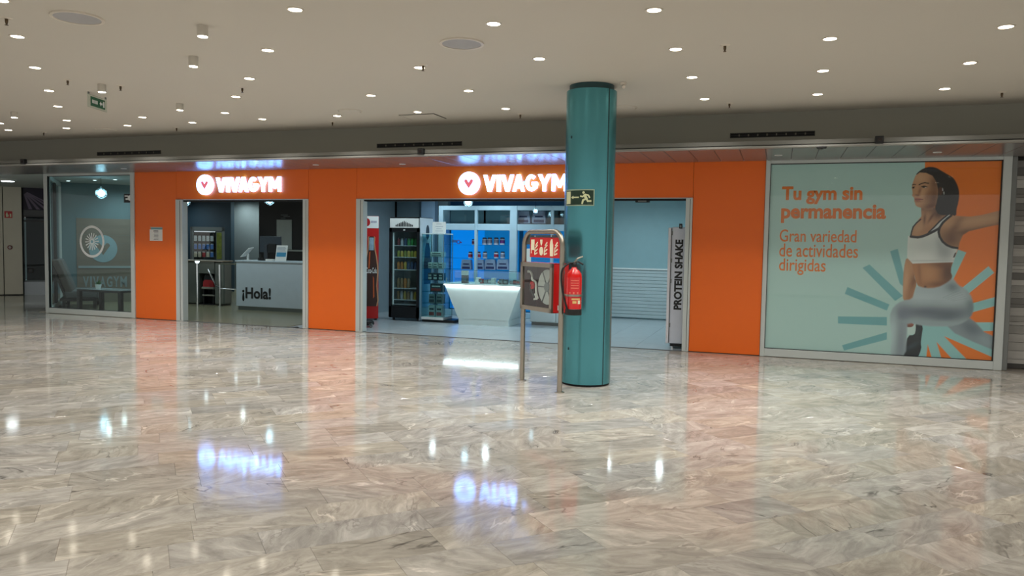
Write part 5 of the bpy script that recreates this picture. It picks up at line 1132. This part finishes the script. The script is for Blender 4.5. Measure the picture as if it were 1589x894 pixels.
for cx_ in (.22, .55, .89):
    m_ = MB()
    for (a, b) in (((-.05, .15), (.04, .22)), ((-.04, .28), (.05, .42)), ((-.04, .45), (.05, .62)), ((-.02, .6), (.045, .75)), ((-.05, .2), (-.03, .5))): m_.stroke([pt_(cx_+a[0], a[1]), pt_(cx_+b[0], b[1])], shh*.07, 0, .002, fp)
    m_.build('flame_pictogram', whm, fsg)
# hose cabinet
hx0, hb0, hx1, t1, t0, hz0, hz1 = .022, .032, .668, .056, -.15, .80, 1.31
hc = thing('fire_hose_cabinet', tuple(fS(.3, 0, hz0)), 'red fire hose cabinet with steel framed glass door on the stand', 'hose cabinet')
rc = MB(); rc.box(hb0, hx1, t0, t0+.01, hz0, hz1, fS); rc.box(hb0, hb0+.01, t0, t1-.025, hz0, hz1, fS); rc.box(hx1-.01, hx1, t0, t1-.025, hz0, hz1, fS); rc.box(hb0, hx1, t0, t1-.025, hz0, hz0+.01, fS); rc.box(hb0, hx1, t0, t1-.025, hz1-.01, hz1, fS); rc.build('red_box', red, hc)
shade_lnr = mat('hose_inner_shade', rgb(74, 22, 28), .5)  # dark maroon sheets added inside so the red box looks shaded
MB().box(hb0+.011, hx1-.011, t0+.011, t0+.016, hz0+.011, hz1-.011, fS).build('liner', shade_lnr, hc)
for q in (hb0+.011, hx1-.015): MB().box(q, q+.004, t0+.016, t1-.03, hz0+.011, hz1-.011, fS).build('liner', shade_lnr, hc)
for q in (hz0+.011, hz1-.015): MB().box(hb0+.015, hx1-.015, t0+.016, t1-.03, q, q+.004, fS).build('liner', shade_lnr, hc)
dd = MB(); fwid = .045; dd.box(hx0, hx0+fwid, t1-.025, t1, hz0, hz1, fS); dd.box(hx1-fwid, hx1, t1-.025, t1, hz0, hz1, fS); dd.box(hx0, hx1, t1-.025, t1, hz0, hz0+fwid, fS); dd.box(hx0, hx1, t1-.025, t1, hz1-fwid, hz1, fS)
dd = dd.build('door_frame', steel, hc); MB().box(hx0+fwid, hx1-fwid, t1-.015, t1-.011, hz0+fwid, hz1-fwid, fS).build('door_glass', clear, dd)
rl = Vector(fS(.435, -.06, 1.055)); fR = frame(rl, sd_, (0, 0, 1), sn_)
m_ = MB(); ring(m_, 0, 0, .05, .185, .02, .026, fR, 40); ring(m_, 0, 0, .05, .185, -.05, -.044, fR, 40); m_.build('reel_flange', mat('reel_grey', rgb(186, 190, 188), .35), hc)
m_ = MB()
for k_ in range(5): ring(m_, 0, 0, .10+.016*k_, .115+.016*k_, -.04, .018, fR, 36)
m_.build('hose_coil', mat('hose_white', rgb(206, 206, 200), .6), hc)
m_ = MB(); ring(m_, 0, 0, .0, .05, -.05, .034, fR, 20); m_.build('reel_hub', mat('reel_hub', rgb(120, 126, 128), .4), hc)
for k_ in range(6): a = k_*math.pi/3; MB().stroke([(.04*math.cos(a), .04*math.sin(a)), (.178*math.cos(a), .178*math.sin(a))], .012, .026, .032, fR).build('reel_spoke', mat('reel_spoke', rgb(96, 100, 104), .4), hc)
pts = [fS(.06+.018*i, -.02+.01*math.sin(i*1.3), 1.20-.0018*i*i+.02*math.sin(i*.9)) for i in range(13)]; MB().tube(pts, .012, 8).build('hose_tail', mat('hose_white', rgb(206, 206, 200), .6), hc, smooth=True)
nz = fS(.14, -.03, 1.0); MB().tube([fS(.10, -.03, 1.14), fS(.12, -.02, 1.02), fS(.20, -.02, .93)], .014, 10, radii=[.01, .018, .01]).build('nozzle', black, hc, smooth=True)
fv = frame(fS(.15, -.02, 1.06), sd_, (0, 0, 1), sn_); m_ = MB(); ring(m_, 0, 0, .028, .042, -.008, .008, fv, 24)
for k_ in range(5): a = k_*1.2566; m_.stroke([(0, 0), (.034*math.cos(a), .034*math.sin(a))], .012, -.006, .006, fv)
m_.build('valve_wheel', red, hc)
m_ = MB(); m_.prism([(.17, .90), (.25, .91), (.24, .98), (.18, .97)], -.03, -.026, lambda a, b, c: fS(a, c, b)); m_.build('paper_tag', white, hc)
for zq in (1.22, .95): MB().lathe((0, 0, 0), [(.03, 0), (.03, .006)], 18, fr=frame(fS(hx1, -.07, zq), sn_, (0, 0, 1), sd_)).build('side_knockout', mat('knockout_grey', rgb(130, 96, 90), .5), hc)
MB().box(hx1, hx1+.003, -.06, -.02, .83, .88, fS).build('side_label', white, hc)
# extinguisher
ec = Vector(fS(.88, -.075, 0)); ez = .80
ex_ = thing('fire_extinguisher', (ec.x, ec.y, ez), 'red fire extinguisher with black hose hanging between stand and column', 'fire extinguisher')
MB().lathe((ec.x, ec.y, ez+.045), [(.08, 0), (.08, .33), (.074, .37), (.055, .40), (.03, .42), (.022, .44)], 32).build('cylinder', mat('extinguisher_red', rgb(206, 14, 14), .22, coat=.4), ex_, smooth=True)
MB().lathe((ec.x, ec.y, ez), [(.072, 0), (.083, .004), (.083, .06), (.08, .064)], 32).build('base_skirt', black, ex_, smooth=True)
MB().lathe((ec.x, ec.y, ez+.48), [(.024, 0), (.026, .03), (.018, .05)], 14).build('valve', black, ex_)
rt = Vector((RIGHT.x, RIGHT.y, 0)).normalized(); tc_ = (CAM-ec); tc_.z = 0; tc_.normalize()
vz = Vector((ec.x, ec.y, ez+.52)); MB().tube([vz-rt*.02, vz+rt*.04+Vector((0, 0, .015)), vz+rt*.09+Vector((0, 0, -.012))], .009, 8).build('carry_handle', black, ex_)
MB().tube([vz+Vector((0, 0, .01)), vz+rt*.03+Vector((0, 0, .045)), vz+rt*.085+Vector((0, 0, .07))], .008, 8).build('lever', steel, ex_)
hp_ = [vz-rt*.02, vz-rt*.06+tc_*.05-Vector((0, 0, .005)), vz-rt*.115+tc_*.07-Vector((0, 0, .06)), vz-rt*.125+tc_*.07-Vector((0, 0, .16)), vz-rt*.11+tc_*.07-Vector((0, 0, .28)), vz-rt*.08+tc_*.06-Vector((0, 0, .40)), vz-rt*.06+tc_*.06-Vector((0, 0, .46))]
def smooth_path(P_, n=6):
    out = []
    for i in range(len(P_)-1):
        p0_, p1_, p2_, p3_ = P_[max(i-1, 0)], P_[i], P_[i+1], P_[min(i+2, len(P_)-1)]
        for j in range(n):
            t_ = j/n; out.append(.5*((2*p1_)+(p2_-p0_)*t_+(2*p0_-5*p1_+4*p2_-p3_)*t_*t_+(3*p1_-p0_-3*p2_+p3_)*t_**3))
    return out+[P_[-1]]
MB().tube(smooth_path(hp_), .010, 10).build('hose', black, ex_, smooth=True)
angx = math.atan2(tc_.y, tc_.x)
fe = lambda a, b, c: Vector((ec.x+(.0812-c)*math.cos(angx+a/.08), ec.y+(.0812-c)*math.sin(angx+a/.08), ez+b))
def epatch(a0, a1, b0, b1, name, M, n=6):
    m_ = MB()
    for i in range(n): m_.prism([(a0+(a1-a0)*i/n, b0), (a0+(a1-a0)*(i+1)/n, b0), (a0+(a1-a0)*(i+1)/n, b1), (a0+(a1-a0)*i/n, b1)], 0, .001, fe)
    m_.build(name, M, ex_)
lab_y = mat('label_yellow_print', rgb(226, 190, 120), .5)
epatch(-.02, .07, .155, .172, 'label_line', lab_y); epatch(-.01, .03, .12, .145, 'label_block', lab_y); epatch(.045, .075, .115, .15, 'label_block', whm)
for i in range(4): epatch(-.03, .05, .27+.025*i, .278+.025*i, 'label_line', mat('label_red_print', rgb(232, 120, 100), .5))
for a in (-.04, 0, .04): epatch(a-.008, a+.008, .215, .235, 'label_symbol', mat('label_red_print', rgb(232, 120, 100), .5), 2)
q1 = fS(SLn, 0, ez+.2); MB().tube([q1, Vector((ec.x, ec.y, ez+.2))+(q1-Vector((ec.x, ec.y, ez+.2))).normalized()*.08], .012, 8).build('bracket', steel, ex_)
m_ = MB(); ring(m_, ec.x, ec.y, .0805, .086, ez+.19, ez+.21, lambda a, b, c: Vector((a, b, c)), 32); m_.build('bracket_band', steel, ex_)

# ------------------------------------------------------------------ side passage at the far left
P1 = Vector((-18.09, 3.12, 0)); fP = frame(P1, d2, n2, (0, 0, 1))
wpz = struct(MB().box(-2.5, -.0, -.5, -.02, 0, 2.74, fP).build('wall_left', mat('clad_backing', rgb(60, 60, 54), .7)))
cladm = mat('clad_panel', rgb(184, 182, 166), .35, metal=.25, var=.04)
for (a, b) in ((-2.5, -1.63), (-1.62, -.41), (-.395, 0)): MB().rbox(a, b, -.02, 0, .02, 2.73, .004, 1, fP).build('clad_panel', cladm, wpz)
MB().box(-2.5, 0, -.02, -.005, 0, .02, fP).build('skirting', dark, wpz)
def onP(u, v):
    d = ray(u, v); k_ = (P1-CAM).dot(n2)/d.dot(n2); q_ = CAM+d*k_; r_ = q_-P1; return r_.dot(d2), r_.z
fpp = lambda a, b, c: fP(a, c, b)
a, z_ = onP(13, 333); t = thing('alarm_sign', tuple(fP(a, 0, z_-.1)), 'square red fire alarm sign on the metal clad wall at far left', 'safety sign')
m_ = MB(); m_.prism([(a-.085, z_-.085), (a+.085, z_-.085), (a+.085, z_+.085), (a-.085, z_+.085)], 0, .005, fpp); m_.build('plate', red, t)
m_ = MB(); m_.prism([(a-.05, z_-.06), (a+.0, z_-.06), (a+.01, z_-.01), (a-.01, z_+.0), (a-.02, z_+.05), (a-.04, z_+.05), (a-.055, z_)], .005, .007, fpp); m_.build('hand_pictogram', whm, t); m_ = MB(); m_.prism([(a+.03, z_-.06), (a+.06, z_-.06), (a+.06, z_+.02), (a+.03, z_+.02)], .005, .007, fpp); m_.build('button_pictogram', whm, t)
a, z_ = onP(15.5, 384); t = thing('alarm_call_point', tuple(fP(a, 0, z_-.05)), 'round red alarm call point on the metal clad wall at far left', 'call point')
m_ = MB(); m_.prism(disc_poly(a, z_, .055, .055, 24), 0, .02, fpp); m_.build('rim', mat('call_rim', rgb(130, 70, 66), .4), t); m_ = MB(); m_.prism(disc_poly(a, z_, .03, .03, 20), .02, .03, fpp); m_.build('button', mat('call_white', rgb(210, 200, 196), .4), t)
# dark shop window of the neighbour
fN = frame(P1+d2*.02-n2*.02, d2, n2, (0, 0, 1))
w4 = struct(MB().box(0, 3.4, -.18, -.06, 0, .33, fN).build('window_4', mat('plinth_white', rgb(216, 224, 232), .4)))
MB().box(0, 3.4, -.16, -.08, .33, .37, fN).build('sill', mat('sill_grey', rgb(120, 132, 136), .4), w4)
MB().box(0, 3.4, -.11, -.10, .37, 1.95, fN).build('pane', glass('dark_glass', (.5, .62, .64), ior=1.3), w4)
MB().box(0, 3.4, -.6, -.58, 0, 2.74, fN).build('interior_screen', mat('neighbour_screen', rgb(44, 66, 72), .6), w4)
for zq in (1.86, 1.98): MB().box(0, 3.4, -.13, -.09, zq, zq+.04, fN).build('rail', mat('rail_dark', rgb(26, 34, 36), .4), w4)
MB().box(0, 3.4, -.12, -.10, 2.02, 2.16, fN).build('transom', mat('transom_dark', rgb(24, 38, 42), .3), w4)
bn = thing('stripe_banner', tuple(fN(1.2, -.09, 2.16)), 'dark purple banner with fanned pale stripes at far left', 'banner')
MB().box(0, 3.4, -.12, -.09, 2.16, 2.72, fN).build('cloth', mat('banner_purple', rgb(30, 24, 52), .5), bn)
fb2 = lambda a, b, c: fN(a, -.09+c, b)
for i in range(5):
    a0 = .02+.012*i; m_ = MB(); m_.prism([(a0, 2.55+.012*i), (a0+.03, 2.565+.012*i), (a0+.08+.16*i+.1, 2.18+.02*i*0), (a0+.08+.16*i+.02, 2.18)], 0, .003, fb2); m_.build('stripe', mat('banner_stripe', rgb(128, 116, 140), .5), bn)
a, z_ = 0.14, .62
t = thing('meter_box', tuple(fN(a, -.09, z_)), 'small dark square box low on the neighbouring shop glass', 'box')
MB().rbox(a-.06, a+.06, -.1, -.08, z_-.06, z_+.06, .004, 1, fN).build('body', black, t); MB().box(a-.035, a+.035, -.08, -.078, z_-.03, z_+.03, fN).build('face', mat('meter_face', rgb(38, 44, 46), .3), t)
q = atZ(12, 280, 2.70); t = thing('passage_ceiling_lamp', (q.x, q.y, 2.722), 'round glowing surface lamp on the passage ceiling at far left', 'ceiling lamp')
m_ = MB().lathe((q.x, q.y, 2.68), [(.13, 0), (.17, .02), (.17, .042)], 32); m_.build('housing', white, t, smooth=True)
MB().lathe((q.x, q.y, 2.672), [(.10, 0), (.125, .008)], 32).build('diffuser', mat('passage_diffuser', (1, 1, 1), .4, emit=(.85, .97, 1), estr=16), t)
struct(MB().box(-27, -13.9, 8.2, 8.4, 0, 2.74).build('wall_passage_end', mat('passage_wall', rgb(110, 116, 116), .6)))
